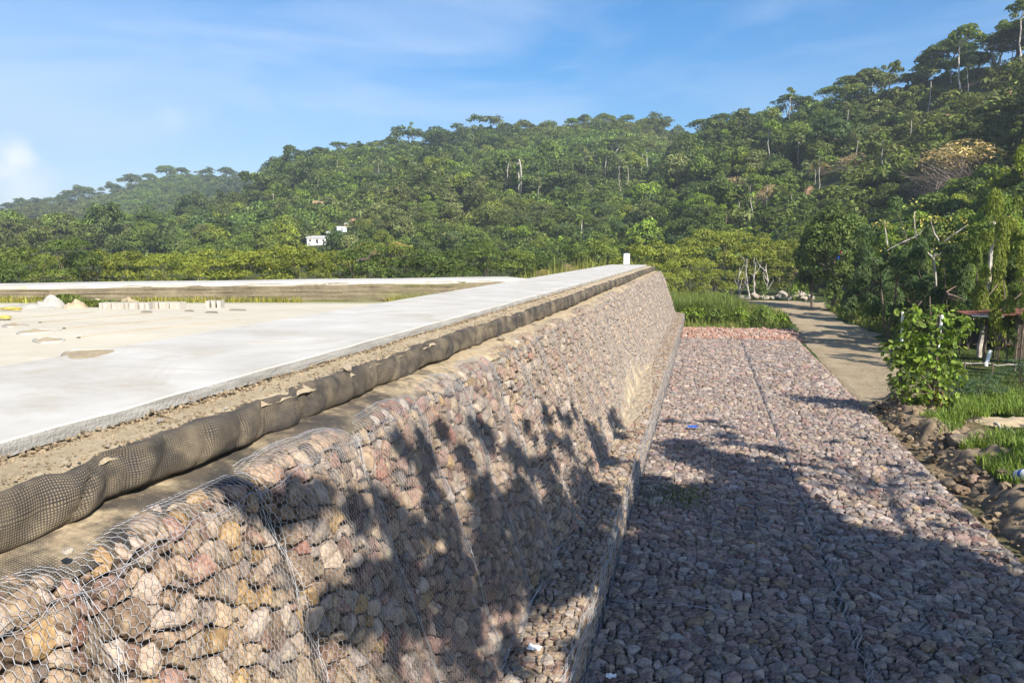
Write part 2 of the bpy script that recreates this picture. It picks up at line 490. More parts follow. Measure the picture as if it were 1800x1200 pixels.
def height(x, y):
    x = np.asarray(x, float); y = np.asarray(y, float)
    r = np.hypot(x, y)
    u = col_of(x, y)
    d1 = (x - FW0[0]) * fwn[0] + (y - FW0[1]) * fwn[1] - CRESTW
    dx = np.maximum(np.maximum(-7.2 - x, x + 4.4), 0); dy = np.maximum(np.maximum(-y, y - YEND + 2.5), 0)
    d2 = np.hypot(dx, dy)
    ins = (d1 < 0) & (x < -6) & (y < 45)
    d = np.minimum(np.where(d1 > 0, d1, 0.0), d2)
    g = np.where(x < -4.4, np.clip(4.30 - 0.45 * np.minimum(np.where(d1 > 0, d1, 99), d2), 0.0, 4.3), 0.0)
    g = np.where(ins, 2.6, g)
    g = np.where((x >= -4.4) & (y > YEND - 2), np.clip(3.6 - 0.9 * np.maximum(d2, (y - YEND + 1) * 1.0) , 0, 3.6) * (y > YEND), g)
    rb = np.clip((x - 6.3) / 2.2, 0, 1) * np.clip((46 - y) / 12, 0, 1)
    roadx = 6.6 + np.clip((y - 26) / 25, 0, 1) * 5.5
    g = g + 0.42 * rb * np.clip((x - roadx + 1.6) / 1.2, 0, 1) - 0.12
    g = g + 0.15 * (fbm(x * 0.7, y * 0.7, 5) - 0.5) * np.clip((np.abs(x - 2) - 4) / 3, 0.0, 1)
    g = np.where((x > -4.6) & (x < 6.0) & (y < YEND + 1), -0.25, g)
    h = g
    for k, L in enumerate(LAYERS):
        sv = np.interp(u, [p[0] for p in L['sky']], [p[1] for p in L['sky']])
        R = np.interp(u, [p[0] for p in L['R']], [p[1] for p in L['R']])
        B = np.interp(u, [p[0] for p in L['B']], [p[1] for p in L['B']])
        # elevation of the sky line at that column (pixel column -> slope per metre of horizontal distance)
        a = (u - 900) / FPX; bb = (600 - sv) / FPX
        zc = bb * math.cos(PITCH) - math.sin(PITCH)
        fc = bb * math.sin(PITCH) + math.cos(PITCH)
        slope = zc / np.sqrt(a * a + fc * fc)
        zr = CAMZ + slope * R - L['th']
        t = np.clip((r - B) / (R - B), 0, 1.0)
        prof = t ** 1.12
        z = np.where(r <= R, zr * prof, np.maximum(zr - (r - R) * 0.35, 0))
        rough = (fbm(x / 45.0, y / 45.0, 31 + k, 3) - 0.5) * 9.0 * np.clip(t * 3, 0, 1) * np.clip((R - r) / 60 + 0.25, 0.1, 1)
        h = np.where(t > 0, np.maximum(h, z + rough), h)
    back = np.clip((-y) / 60.0, 0, 1)
    return h * (1 - back) + np.minimum(h, 0) * back

def lines(stops):
    out = []
    for (a, b, s) in stops:
        out.append(np.arange(a, b, s))
    return np.unique(np.round(np.concatenate(out), 3))
XL = lines([(-3000, -900, 300), (-900, -60, 9), (-60, -12, 1.6), (-12, 24, 0.45), (24, 60, 1.5), (60, 420, 7), (420, 3001, 280)])
YL = lines([(-3000, -60, 400), (-60, 4, 5), (4, 110, 0.7), (110, 700, 7), (700, 3001, 280)])
gx, gy = np.meshgrid(XL, YL, indexing='ij')
gz = height(gx, gy)
gr = np.hypot(gx, gy)
grass_c = np.array([0.055, 0.085, 0.022]); soil_c = np.array([0.25, 0.19, 0.115]); hill_c = np.array([0.05, 0.062, 0.022])
soilness = np.clip(1.6 * np.exp(-((gx - 7.0) / 1.5) ** 2) * (gy < 46) + 1.6 * (fbm(gx * 0.35, gy * 0.35, 9) - 0.60) * (gy < 60) + 2.0 * (fbm(gx * 0.9, gy * 0.9, 19) - 0.62), 0, 1)
tint = grass_c * (1 - soilness[..., None]) + soil_c * soilness[..., None]
hw = np.clip((gr - 90) / 50, 0, 1)[..., None]
tint = tint * (1 - hw) + hill_c * hw
mk('ground', np.stack([gx, gy, gz], -1).reshape(-1, 3), grid_faces(len(XL), len(YL)), M_GROUND, vtint=tint.reshape(-1, 3), smooth=True)['kind'] = 'structure'

# dirt road on the right
RLy = [14, 30, 40, 55, 57, 68, 77, 84, 90, 97, 104]
RLx = [6.1, 6.1, 6.1, 6.15, 6.4, 7.0, 7.2, 5.6, 3.2, 2.0, 1.0]
RRy = [14, 30, 35, 41, 51, 60, 72, 85, 97, 104]
RRx = [6.5, 7.5, 8.0, 9.1, 11.7, 12.4, 11.7, 11.9, 14.0, 15.0]
ys = np.arange(30.5, 99, 0.5); tt = np.linspace(0, 1, 14)
lx = np.interp(ys, RLy, RLx) + (vn(ys * 0.8, 0 * ys, 3) - 0.5) * 0.35 * (ys > 56)
rx = np.interp(ys, RRy, RRx) + (fbm(ys * 0.5, 0 * ys, 4) - 0.5) * 2.2
X = lx[:, None] * (1 - tt) + rx[:, None] * tt
Y = np.repeat(ys[:, None], 14, 1)
Zr = np.maximum(height(X, Y), -0.15) + 0.05 + 0.05 * (fbm(X, Y, 8) - .5) - 0.03 * np.exp(-((tt - 0.3) / 0.15) ** 2) - 0.03 * np.exp(-((tt - 0.7) / 0.15) ** 2)
Zr[:, 0] -= 0.1; Zr[:, -1] -= 0.1; Zr[0] -= .12; Zr[1] -= .06
mk('dirt_road', np.stack([X, Y, Zr], -1).reshape(-1, 3), grid_faces(len(ys), 14), M_ROAD, smooth=True)['kind'] = 'structure'

# ------------------------------------------------------------------ crest walkway, courtyard, far wall
def courtyard_z(y):
    return CAMZ - 1.27 - 0.041 * np.maximum(np.asarray(y, float) - 10, 0)

def at_court(u, v):
    d = ray(u, v); o = np.array([0, 0, CAMZ])
    for t in np.arange(4, 70, 0.02):
        p = o + d * t
        if p[2] <= courtyard_z(p[1]):
            return p
    return p

SLX0, SLX1, SLZ = -7.30, -4.45, CAMZ - 1.25
ys = np.concatenate([np.arange(-4, 20, 0.12), np.arange(20, 63.6, 0.4)])
edge = SLX1 + 0.018 * (vn(ys * 2.3, 0 * ys, 2) - .5) + 0.03 * (vn(ys * 0.4, 0 * ys, 12) - .5)
P = [(0, 0.0), (0.55, 0.004), (0.995, 0.0)]
rows = []
for i, y in enumerate(ys):
    e = edge[i]; w = e - SLX0
    dz = 0.010 * (vn(y * 1.7, 1.0, 6) - .5)
    rows.append([(SLX0, y, SLZ - 1.2), (SLX0, y, SLZ), (SLX0 + w * .33, y, SLZ + dz), (SLX0 + w * .7, y, SLZ + dz * .5), (e - 0.012, y, SLZ + dz), (e, y, SLZ - .012 + dz), (e + 0.004, y, SLZ - .06), (e, y, SLZ - .115 + 0.02 * (vn(y * 5, 0., 44) - .5)), (e - .35, y, SLZ - .2)])
V = np.array(rows); na, nb = V.shape[:2]
F = grid_faces(na, nb)[:, ::-1]
midx = np.tile([1, 0, 0, 0, 0, 1, 1, 1], na - 1)
V = V.reshape(-1, 3)
endf = np.array([[(na - 1) * nb + k for k in (0, 1, 2, 3)], [(na - 1) * nb + k for k in (0, 3, 4, 8)], [(na - 1) * nb + k for k in (4, 5, 6, 7)], [(na - 1) * nb + k for k in (4, 7, 8, 8)]][:3])
o = mk('walkway', V, [np.vstack([F, endf])], [M_SLAB, M_EDGE], midx=np.concatenate([midx, [1, 1, 1]]))
o['kind'] = 'structure'

# courtyard floor, sheet that falls away from the camera
XL2 = np.concatenate([np.arange(-48, -7.3, 0.4), [-7.31]]); YL2 = np.arange(-4, 40, 0.4)
cx, cy = np.meshgrid(XL2, YL2, indexing='ij')
cz = courtyard_z(cy) - 0.004 + 0.012 * (fbm(cx * .3, cy * .3, 3) - .5)
keep = ((cx - FW0[0]) * fwn[0] + (cy - FW0[1]) * fwn[1]) < 0.5
F = grid_faces(len(XL2), len(YL2))
k = keep.reshape(-1)
F = F[k[F].all(1)]
fy = cy.reshape(-1)[F].mean(1); fx = cx.reshape(-1)[F].mean(1)
df = ((fx - FW0[0]) * fwn[0] + (fy - FW0[1]) * fwn[1])
dirt = np.clip((df + 2.2 + 1.3 * fbm(fx * .4, fy * .4, 2)) / 1.5, 0, 1)[:, None]
ct = np.ones((len(F), 3)) * (1 - dirt) + np.array([0.5, 0.56, 0.36]) * dirt
o = mk('courtyard_pavement', np.stack([cx, cy, cz], -1).reshape(-1, 3), F, M_FLOOR, tint=ct)
o['kind'] = 'structure'

# joints between the courtyard lanes: low concrete strips with a dark open joint beside them
def strip(P0, P1, w, h, name):
    n = 60
    t = np.linspace(0, 1, n)[:, None]
    p = np.array(P0)[None, :2] * (1 - t) + np.array(P1)[None, :2] * t
    d = (np.array(P1) - np.array(P0))[:2]; d /= np.linalg.norm(d); q = np.array([-d[1], d[0]])
    prof = [(-w, -.03), (-w, h), (w * 0.2, h), (w, h * .3), (w, -.03)]
    V = np.array([[(*(p[i] + q * a), courtyard_z(p[i, 1]) + b) for a, b in prof] for i in range(n)])
    return V.reshape(-1, 3), grid_faces(n, len(prof))
joints = [((480, 375), (1440, 290)), ((300, 330), (1100, 262)), ((590, 445), (1800, 310)), ((0, 312), (700, 252))]
gsum = G()
for (a, b) in joints:
    A = at_court(a[0] * .2333, 490 + a[1] * .2333); B = at_court(b[0] * .2333, 490 + b[1] * .2333)
    V, F = strip(A, B, 0.035, 0.014, 'x'); gsum.add(V, F, tint=(0.86, 0.84, 0.82))
o = link('lane_joints', gsum.mesh('lane_joints', M_FLOOR)); o['kind'] = 'structure'

# planting pits with a rounded kerb
pits = [
    ('oval planting pit with bare sandy soil and white kerb beside the walkway', [(105, 630), (112, 621), (130, 617), (160, 616), (225, 614), (205, 626), (170, 634), (135, 638), (112, 637)], (1.0, .85, .6)),
    ('small pointed planting pit with a clump of pale soil, second from the walkway', [(57, 598), (72, 596), (112, 597), (108, 601), (75, 604), (66, 602)], (.9, .9, .6)),
    ('narrow planting pit overgrown with green weeds', [(30, 586), (45, 583), (70, 580.5), (112, 581.5), (90, 584), (60, 587), (38, 588)], (.35, .5, .2)),
    ('narrow planting pit with a brown soil heap, farthest from the walkway', [(4, 573), (14, 571), (35, 570), (50, 572), (36, 574), (14, 576)], (.75, .6, .42)),
]
for lab, px, sc in pits:
    P = np.array([at_court(u, v) for u, v in px]); c = P.mean(0)
    t = thing('planting_pit', lab, 'planting pit', c, group='planting pits in the courtyard')
    Q = P - c
    if np.cross(Q[0, :2], Q[1, :2]) < 0: Q = Q[::-1]
    # smooth the outline
    for _ in range(2):
        Q = np.stack([Q * .75 + np.roll(Q, -1, 0) * .25, Q * .25 + np.roll(Q, -1, 0) * .75], 1).reshape(-1, 3)
    n = len(Q); zz = courtyard_z(Q[:, 1] + c[1]) - c[2]
    cen = Q[:, :2].mean(0)
    dirv = (Q[:, :2] - cen); dl = np.linalg.norm(dirv, axis=1, keepdims=True)
    out = Q[:, :2] + dirv / dl * 0.03
    rings = [np.column_stack([out, zz - .02]), np.column_stack([out, zz + .022]), np.column_stack([Q[:, :2], zz + .022]), np.column_stack([Q[:, :2], zz + .004])]
    V = np.concatenate(rings); F = []
    for r_ in range(3):
        for i in range(n):
            j = (i + 1) % n; F.append([r_ * n + i, r_ * n + j, (r_ + 1) * n + j, (r_ + 1) * n + i])
    mk('kerb', V, np.array(F), M_SLAB, t)
    g = G(); m = 7
    V = [np.array([[*cen, zz.mean() + .03]])]
    for s_ in np.linspace(1 / m, 1, m):
        xy = cen + (Q[:, :2] - cen) * s_
        V.append(np.column_stack([xy, zz + .006 + (1 - s_) * .03 + .04 * fbm(xy[:, 0] * 3, xy[:, 1] * 3, 4) * (1 - s_)]))
    V = np.concatenate(V); F = []
    T = [[0, 1 + i, 1 + (i + 1) % n] for i in range(n)]
    for r_ in range(m - 1):
        for i in range(n):
            j = (i + 1) % n; F.append([1 + r_ * n + i, 1 + r_ * n + j, 1 + (r_ + 1) * n + j, 1 + (r_ + 1) * n + i][::-1])
    mk('soil_bed', V, [np.array(F), np.array(T)], M_SOIL, t, smooth=True)

# far crest: wrapped earth wall with a concrete path on top
A = FW0 - fwd * 26; B = FW1 + fwd * 0.05
Lw = np.linalg.norm(B - A)
t = thing('retaining_wall', 'long low dark brown layered earth wall across the far side of the courtyard', 'wall', (A[0], A[1], 4.0))
s = np.arange(0, Lw, 0.25); nl = 5
prof = [(0.62, 0.0)]
for k_ in range(nl):
    z0, z1 = k_ / nl, (k_ + 1) / nl
    for q in (0.0, .25, .55, .85, .97):
        prof.append((0.40 - 0.40 * (z0 + q / nl) + (-0.03 * math.sin(q * math.pi) ** .6), z0 + q / nl + .004))
prof.append((0.02, 1.0))
prof = np.array(prof); prof[:, 0] *= -1           # out towards the courtyard is negative normal
rows = []
for ss in s:
    p = A + fwd * ss
    zb = courtyard_z(p[1]) - .1; zt = CAMZ - 1.25 - .05
    wob = .05 * (vn(ss * 1.3 + prof[:, 1] * 31, prof[:, 1] * 5, 6) - .5)
    xy = p[None] + fwn[None] * (prof[:, 0] + wob - .0)[:, None]
    rows.append(np.column_stack([xy, zb + (zt - zb) * prof[:, 1]]))
V = np.array(rows); na, nb = V.shape[:2]
F = grid_faces(na, nb)
fs = np.repeat(s[:-1], nb - 1); fz = np.tile(prof[:-1, 1], na - 1)
gr_ = np.clip((fbm(fs * .25, fz * 2.0, 3) - .50) * 4 + (0.42 - fz) * 1.7, 0, .9)[:, None]
dirt_ = fbm(fs * .9, fz * 9, 12)[:, None]
tn = np.array([0.20, 0.17, 0.115]) * (0.75 + .5 * dirt_) * (1 - gr_) + np.array([0.14, 0.15, 0.05]) * gr_
mk('wrapped_face', V.reshape(-1, 3) - np.array([A[0], A[1], 4.0]), F, M_GROUND, t, tint=tn)
prof2 = [(-0.012, -.16), (-0.012, -.012), (-.0, 0.0), (1.2, .004), (CRESTW, 0), (CRESTW, -.3)]
rows = [[(*(A + fwd * ss + fwn * a), CAMZ - 1.245 + b + .008 * math.sin(ss * .9)) for a, b in prof2] for ss in s]
V = np.array(rows)
mk('crest_path', V.reshape(-1, 3) - np.array([A[0], A[1], 4.0]), grid_faces(*V.shape[:2]), M_SLAB, t)

# white post at the far end of the walkway
p = at_z(1101.5, 464.5, SLZ)
t = thing('marker_post', 'stubby white painted post standing alone at the far end of the walkway', 'post', p)
g = G(); g.box((0, 0, .42), (.50, .42, .84), .1, taper=.95, tint=(1, 1, 1))
link('post_body', g.mesh('post_body', M_WHITE), t)
g = G(); g.box((0, 0, .85), (.44, .36, .04), .1, taper=.7, tint=(1, 1, 1))
link('post_cap', g.mesh('post_cap', M_WHITE), t)

# ------------------------------------------------------------------ soil strip and geogrid roll
def interp_profile(P):
    P = np.asarray(P, float)
    for _ in range(2):
        Q = np.stack([P[:-1] * .75 + P[1:] * .25, P[:-1] * .25 + P[1:] * .75], 1).reshape(-1, 2)
        P = np.vstack([P[:1], Q, P[-1:]])
    return P

def arc(P):
    return np.concatenate([[0], np.cumsum(np.linalg.norm(np.diff(P, axis=0), axis=1))])

yr = np.concatenate([np.arange(-3, 20, 0.055), np.arange(20, 64.6, 0.22)])
CR = [-3.2]
while CR[-1] < 68: CR.append(CR[-1] + RG.uniform(.55, 2.3))
CR = np.array(CR)
CRD = RG.uniform(.45, 1.15, len(CR))
def fold(y):
    """lumps of the roll between creases at irregular spacing"""
    k = np.clip(np.searchsorted(CR, y) - 1, 0, len(CR) - 2)
    f = (y - CR[k]) / (CR[k + 1] - CR[k])
    base = np.sin(np.clip(f, 0, 1) ** 1.25 * math.pi) ** .45
    dep = CRD[k] * (1 - f) + CRD[k + 1] * f
    return 1 - dep * (1 - base)
# soil strip
na = len(yr); tb = np.linspace(0, 1, 10)
xe = -3.97 + 0.07 * (fbm(yr * .55, 0 * yr, 21) - .5) * 3
X = (SLX1 - .30) + (xe[:, None] - (SLX1 - .30)) * tb
Yg = np.repeat(yr[:, None], len(tb), 1)
Z = CAMZ - 1.375 - .02 * tb + .05 * (fbm(X * 3, Yg * 1.4, 4) - .5) + .035 * (fbm(X * 9, Yg * 9, 14) - .5) - 0.05 * (tb > .95)
o = mk('soil_strip', np.stack([X, Yg, Z], -1).reshape(-1, 3), grid_faces(na, len(tb))[:, ::-1], M_SOIL, smooth=True)
o['kind'] = 'structure'

roll_t = thing('geogrid_roll', 'dark lumpy geogrid wrapped roll of sand between the walkway and the stone wall', 'erosion roll', (-3.9, -3, CAMZ - 1.75))
RP = interp_profile([(-4.12, -1.41), (-4.03, -1.40), (-3.96, -1.380), (-3.91, -1.392), (-3.875, -1.44), (-3.85, -1.55), (-3.85, -1.66), (-3.885, -1.725), (-3.98, -1.75), (-4.10, -1.76)])
ra = arc(RP)
cenp = np.array([-4.05, -1.56])
fo = fold(yr)[:, None]
lump = (fbm(yr * .8, 0 * yr, 51, 3)[:, None] - .5)
und = .05 * np.sin(yr * .33 + .6)[:, None]
dirp = RP - cenp
sc = 0.60 + .36 * fo + .26 * lump
wr = .030 * np.sin(yr[:, None] * 9 + ra[None] * 3 + 3 * vn(yr * 1.5, 0 * yr, 8)[:, None]) * (1 - fo)
X = cenp[0] + dirp[None, :, 0] * (1 + (sc - 1) * np.clip((dirp[None, :, 0] + .1) / .25, 0, 1)) + wr + und * .6
Z = CAMZ + cenp[1] + dirp[None, :, 1] * (1 + (sc - 1) * .45 * (dirp[None, :, 1] < 0)) + .05 * lump * (dirp[None, :, 1] > 0) + .10 * lump * (dirp[None, :, 1] <= 0)
rdg = 1 - np.abs(fbm(yr[:, None] * 2.2 + ra[None] * 1.2, ra[None] * 1.1, 17, 2) - .5) * 5
X = X + .10 * (fbm(yr[:, None] * 2.6, ra[None] * 3.2, 7, 4) - .5) - .055 * np.clip(rdg, 0, 1) ** 3 * np.sin(np.clip(ra / ra[-1], 0, 1) * math.pi)[None]
Z = Z - .05 * np.clip(fbm(yr * 1.9, 0 * yr, 91, 3)[:, None] - .5, 0, 1) * 2 * (dirp[None, :, 1] > .1) + .03 * (fbm(yr * 6, 0 * yr, 93)[:, None] - .5) * (dirp[None, :, 1] > .1)
V = np.stack([X, np.repeat(yr[:, None], len(ra), 1), Z], -1)
uv = np.stack([np.repeat(yr[:, None], len(ra), 1), np.repeat(ra[None], na, 0)], -1).reshape(-1, 2)
cov = np.ones((na, len(ra), 3)) * np.clip(0.10 + .35 * np.sin(ra / ra[-1] * math.pi) + .75 * np.exp(-(ra / .13) ** 2), 0, 1.2)[None, :, None]
mk('roll_body', V.reshape(-1, 3) - np.array([-3.9, -3, CAMZ - 1.75]), grid_faces(na, len(ra))[:, ::-1], M_GEO, roll_t, uv=uv, vtint=cov.reshape(-1, 3), smooth=True)
FP = interp_profile([(-4.15, -1.735), (-3.95, -1.745), (-3.75, -1.775), (-3.62, -1.82), (-3.50, -1.90)])
fa = arc(FP)
hump = .09 * (fbm(yr * .7, 0 * yr, 61, 2)[:, None] - .45) * np.sin(np.linspace(0, 1, len(fa)) * math.pi)[None] ** .6
X = np.repeat(FP[None, :, 0], na, 0) + .05 * (vn(yr * .8, 0 * yr, 71)[:, None] - .5) * np.linspace(0, 1, len(fa))[None]
Z = CAMZ + FP[None, :, 1] + hump + .02 * (fbm(yr[:, None] * 5, fa[None] * 5, 5) - .5)
V = np.stack([X, np.repeat(yr[:, None], len(fa), 1), Z], -1)
uv = np.stack([np.repeat(yr[:, None], len(fa), 1) * 1.0, np.repeat(fa[None], na, 0) + 2], -1).reshape(-1, 2)
far_ = np.clip((yr - 9) / 4, 0, 1)[:, None]
cov = (0.95 + .5 * far_ - .25 * np.linspace(0, 1, len(fa))[None] * (1 - far_))
mk('mat_flap', V.reshape(-1, 3) - np.array([-3.9, -3, CAMZ - 1.75]), grid_faces(na, len(fa))[:, ::-1], M_GEO, roll_t, uv=uv, vtint=np.repeat(cov.reshape(-1, 1), 3, 1), smooth=True)

# ------------------------------------------------------------------ stones in wire cages
def cells(a0, a1, b0, b1, s, rng, asp=1.0, wvar=0.58):
    da, db = s * asp, s
    na = max(1, int(round((a1 - a0) / da))); nb = max(1, int(round((b1 - b0) / db)))
    da = (a1 - a0) / na; db = (b1 - b0) / nb
    i, j = np.meshgrid(np.arange(-1, na + 1), np.arange(-1, nb + 1), indexing='ij')
    A = a0 + (i + .5 + .5 * (j % 2) - .25 + rng.uniform(-.46, .46, i.shape)) * da
    B = b0 + (j + .5 + rng.uniform(-.46, .46, i.shape)) * db
    Wt = rng.uniform(-1, 1, i.shape) * wvar * s * s
    out = []
    NB = [(p, q) for p in (-2, -1, 0, 1, 2) for q in (-2, -1, 0, 1, 2) if (p, q) != (0, 0)]
    for x in range(1, na + 1):
        for y in range(1, nb + 1):
            ax, bx, w = A[x, y], B[x, y], Wt[x, y]
            R = 1.3 * s * max(asp, 1)
            poly = [(max(ax - R, a0), max(bx - R, b0)), (min(ax + R, a1), max(bx - R, b0)), (min(ax + R, a1), min(bx + R, b1)), (max(ax - R, a0), min(bx + R, b1))]
            for p, q in NB:
                X_, Y_ = x + p, y + q
                if X_ < 0 or Y_ < 0 or X_ >= na + 2 or Y_ >= nb + 2: continue
                dx = A[X_, Y_] - ax; dy = B[X_, Y_] - bx
                lim = (dx * dx + dy * dy) * .5 + (w - Wt[X_, Y_]) * .5
                new = []; n = len(poly)
                for k in range(n):
                    P0 = poly[k]; P1 = poly[(k + 1) % n]
                    f0 = (P0[0] - ax) * dx + (P0[1] - bx) * dy - lim
                    f1 = (P1[0] - ax) * dx + (P1[1] - bx) * dy - lim
                    if f0 <= 0: new.append(P0)
                    if (f0 < 0) != (f1 < 0):
                        tt_ = f0 / (f0 - f1); new.append((P0[0] + (P1[0] - P0[0]) * tt_, P0[1] + (P1[1] - P0[1]) * tt_))
                poly = new
                if len(poly) < 3: break
            if len(poly) >= 3:
                P = np.array(poly)
                c = P.mean(0)
                sz = np.sqrt(np.abs(np.sum(P[:, 0] * np.roll(P[:, 1], -1) - P[:, 1] * np.roll(P[:, 0], -1))) * .5)
                if sz > .25 * s: out.append((c, P, sz))
    return out

PAL = np.array([1.04, 0.97, 0.93]) * np.array([(0.42, 0.30, 0.235), (0.47, 0.38, 0.28), (0.50, 0.42, 0.30), (0.36, 0.265, 0.22), (0.43, 0.395, 0.36), (0.55, 0.49, 0.40), (0.40, 0.22, 0.17), (0.48, 0.33, 0.28), (0.50, 0.37, 0.18), (0.33, 0.31, 0.29), (0.58, 0.54, 0.48)])
PW = np.array([5, 6, 5, 4, 4, 3.5, 1.3, 2.6, 1.1, 3, 2.4]); PW = PW / PW.sum()

def rock(poly, c, sz, hi, dep, rng, lod):
    P = np.asarray(poly)
    if lod >= 1:
        nx = np.roll(P, -1, 0)
        k0 = rng.uniform(.02, .13, (len(P), 1)); k1 = rng.uniform(.87, .98, (len(P), 1))
        P = np.stack([P * (1 - k0) + nx * k0, P * (1 - k1) + nx * k1], 1).reshape(-1, 2)
        P = P + rng.normal(0, .016 * sz, P.shape)
    gap = rng.uniform(.003, .014) if rng.random() < .72 else rng.uniform(.014, .05)
    r = P - c
    rl = np.linalg.norm(r, axis=1, keepdims=True) + 1e-6
    r = r * np.clip(1 - gap / rl, .45, 1)
    n = len(P)
    H = hi * rng.uniform(.55, 1.45)
    # the top is cut by a few broken planes
    npl = 4
    an = rng.uniform(0, 6.28, npl); sl = np.concatenate([rng.uniform(.05, .3, 1), rng.uniform(.25, .95, npl - 1)])
    gr_ = np.stack([np.cos(an), np.sin(an)], 1) * sl[:, None]
    of = np.concatenate([[H], H + rng.uniform(.02, .30, npl - 1) * sz * sl[1:] * 1.2])
    def top(q): return np.maximum(np.min(of[None] + q @ gr_.T, axis=1), -.3 * dep)
    steps = {2: [(.82, -9), (1.0, .15), (.96, .85), (.78, 1), (.50, 1), (.22, 1)], 1: [(.82, -9), (1.0, .2), (.93, .9), (.5, 1)], 0: [(.8, -9), (.98, .35), (.66, 1)]}[lod]
    V = []
    for k, (s_, f) in enumerate(steps):
        q = r * (s_ + rng.normal(0, .025, (n, 1)) * (k > 0))
        hh = np.full(n, -dep) if k == 0 else f * top(q) + rng.normal(0, .018 * sz, n)
        V.append(np.column_stack([c + q, hh]))
    off = rng.normal(0, .08 * sz, 2)
    V.append(np.array([[c[0] + off[0], c[1] + off[1], float(top(off[None])[0])]]))
    V = np.concatenate(V)
    Q = []
    for k in range(len(steps) - 1):
        i = np.arange(n); j = (i + 1) % n
        Q.append(np.stack([k * n + i, k * n + j, (k + 1) * n + j, (k + 1) * n + i], 1))
    Q = np.concatenate(Q)
    i = np.arange(n); b0 = (len(steps) - 1) * n
    T = np.stack([b0 + i, b0 + (i + 1) % n, np.full(n, len(V) - 1)], 1)
    return V, Q, T

def stone_field(parent, org, mp, regions, rng, npart, pal_fn, hi, dep, lodf, partname='stone', minvis=True):
    """regions: list of (a0,a1,b0,b1,size,aspect). biggest in the picture become parts, the rest one fill mesh."""
    items = []
    for (a0, a1, b0, b1, s, asp) in regions:
        for c, P, sz in cells(a0, a1, b0, b1, s, rng, asp):
            w = mp(np.array([[c[0], c[1], 0.0]]))[0]
            u, v, dpt = project(w)
            vis = dpt > .5 and -5 < u < 1805 and -5 < v < 1205
            items.append([sz / max(dpt, .3) if vis else 0, c, P, sz, w, math.dist(w, (0, 0, CAMZ)), vis])
    order = sorted(range(len(items)), key=lambda i: -items[i][0])
    chosen = set(order[:npart])
    fill = G()
    for k, it in enumerate(items):
        _, c, P, sz, w, dist, vis = it
        lod = lodf(dist)
        if not vis: lod = 0
        V, Q, T = rock(P, c, sz, hi * (sz / .25) ** .5, dep, rng, lod)
        Wv = mp(V)
        col = pal_fn(w, rng)
        if k in chosen and npart:
            g = G(); cen = Wv.mean(0); g.add(Wv - cen, Q, T, tint=col)
            link(partname, g.mesh(partname, M_STONE), parent, cen - org)
        else:
            fill.add(Wv - org, Q, T, tint=col)
    o = link('stone_fill', fill.mesh('stone_fill', M_STONE), parent)
    o['kind'] = 'stuff'
    return o

def pal_wall(w, rng):
    y = w[1]
    c = PAL[rng.choice(len(PAL), p=PW)]
    if y < 6.5 and rng.random() < .6: c = PAL[[1, 2, 8, 5, 10, 1][rng.integers(6)]] * 1.12
    pink = np.clip(fbm(y * .35, w[2] * .5, 3) * 2 - .6, 0, 1)
    c = c * (1 - .35 * pink) + np.array([.42, .28, .21]) * .35 * pink
    c = c * rng.uniform(.62, 1.28)
    k = np.clip((y - 9) / 28, 0, .62); c = c * (1 - k) + np.array([.56, .49, .40]) * k      # dusted with washed sand
    return np.clip(c, 0, .75)

def pal_apron(w, rng):
    c = PAL[rng.choice(len(PAL), p=PW)]
    c = c * .70 + np.array([.39, .365, .345]) * .30
    return np.clip(c * rng.uniform(.6, 1.25) * np.array([1.12, 1.12, 1.17]), 0, .75)

def pal_ledge(w, rng):
    c = PAL[[1, 2, 5, 2, 4, 1, 0, 10][rng.integers(8)]]
    return np.clip(c * rng.uniform(.75, 1.15), 0, .75)

def pal_red(w, rng):
    c = np.array([(.50, .29, .22), (.55, .37, .30), (.46, .28, .22), (.58, .47, .40), (.52, .33, .26)])[rng.integers(5)]
    return np.clip(c * rng.uniform(.8, 1.2), 0, .75)

SEAM = 1.85; SEAM0 = 1.9
def mapper(prof, extra):
    P = interp_profile(prof)
    L = arc(P)
    D = np.gradient(P, L, axis=0); D /= np.linalg.norm(D, axis=1, keepdims=True)
    Nn = np.stack([-D[:, 1], D[:, 0]], 1)        # outward: left of the running direction (x,z)
    def f(ABH):
        ABH = np.asarray(ABH, float)
        a, b, h = ABH[:, 0], ABH[:, 1], ABH[:, 2]
        x = np.interp(b, L, P[:, 0]); z = np.interp(b, L, P[:, 1])
        nx = np.interp(b, L, Nn[:, 0]); nz = np.interp(b, L, Nn[:, 1])
        e = extra(a, b) if extra else 0
        ex, ez = (e if isinstance(e, tuple) else (nx * e, nz * e))
        return np.stack([x + nx * h + ex, a, z + nz * h + ez], 1)
    return f, L[-1]

def wall_bulge(a, b):
    fr = ((a - SEAM0) / SEAM) % 1.0
    k = np.floor((a - SEAM0) / SEAM)
    amp = .10 + .08 * (hash2(k, k * 0, 5) - .5)
    e = amp * (np.sin(fr * math.pi) ** .6) - .05 + .14 * (fbm(a * .5, b * .8, 77) - .5)
    return e * np.clip(b / .5 + .3, 0, 1)
WP = [(-3.86, 4.10), (-3.70, 4.13), (-3.56, 4.12), (-3.48, 4.02), (-3.40, 3.85), (-3.20, 3.28), (-2.70, 1.82), (-2.33, 0.72)]
wall_map, WL = mapper(WP, None)
_P = interp_profile(WP)
# running direction goes down and to +x, so its left-hand normal points outward (+x,+z)
def wall_f(a, b): return wall_bulge(a, b)
wall_map, WL = mapper(WP, wall_f)
rng = np.random.default_rng(3)
WORG = np.array([-2.9, -1, 2.4])
gw = thing('gabion_wall', 'long sloping stone wall in wire cages below the walkway', 'gabion wall', WORG)
def lodw(d): return 2 if d < 11 else (1 if d < 26 else 0)
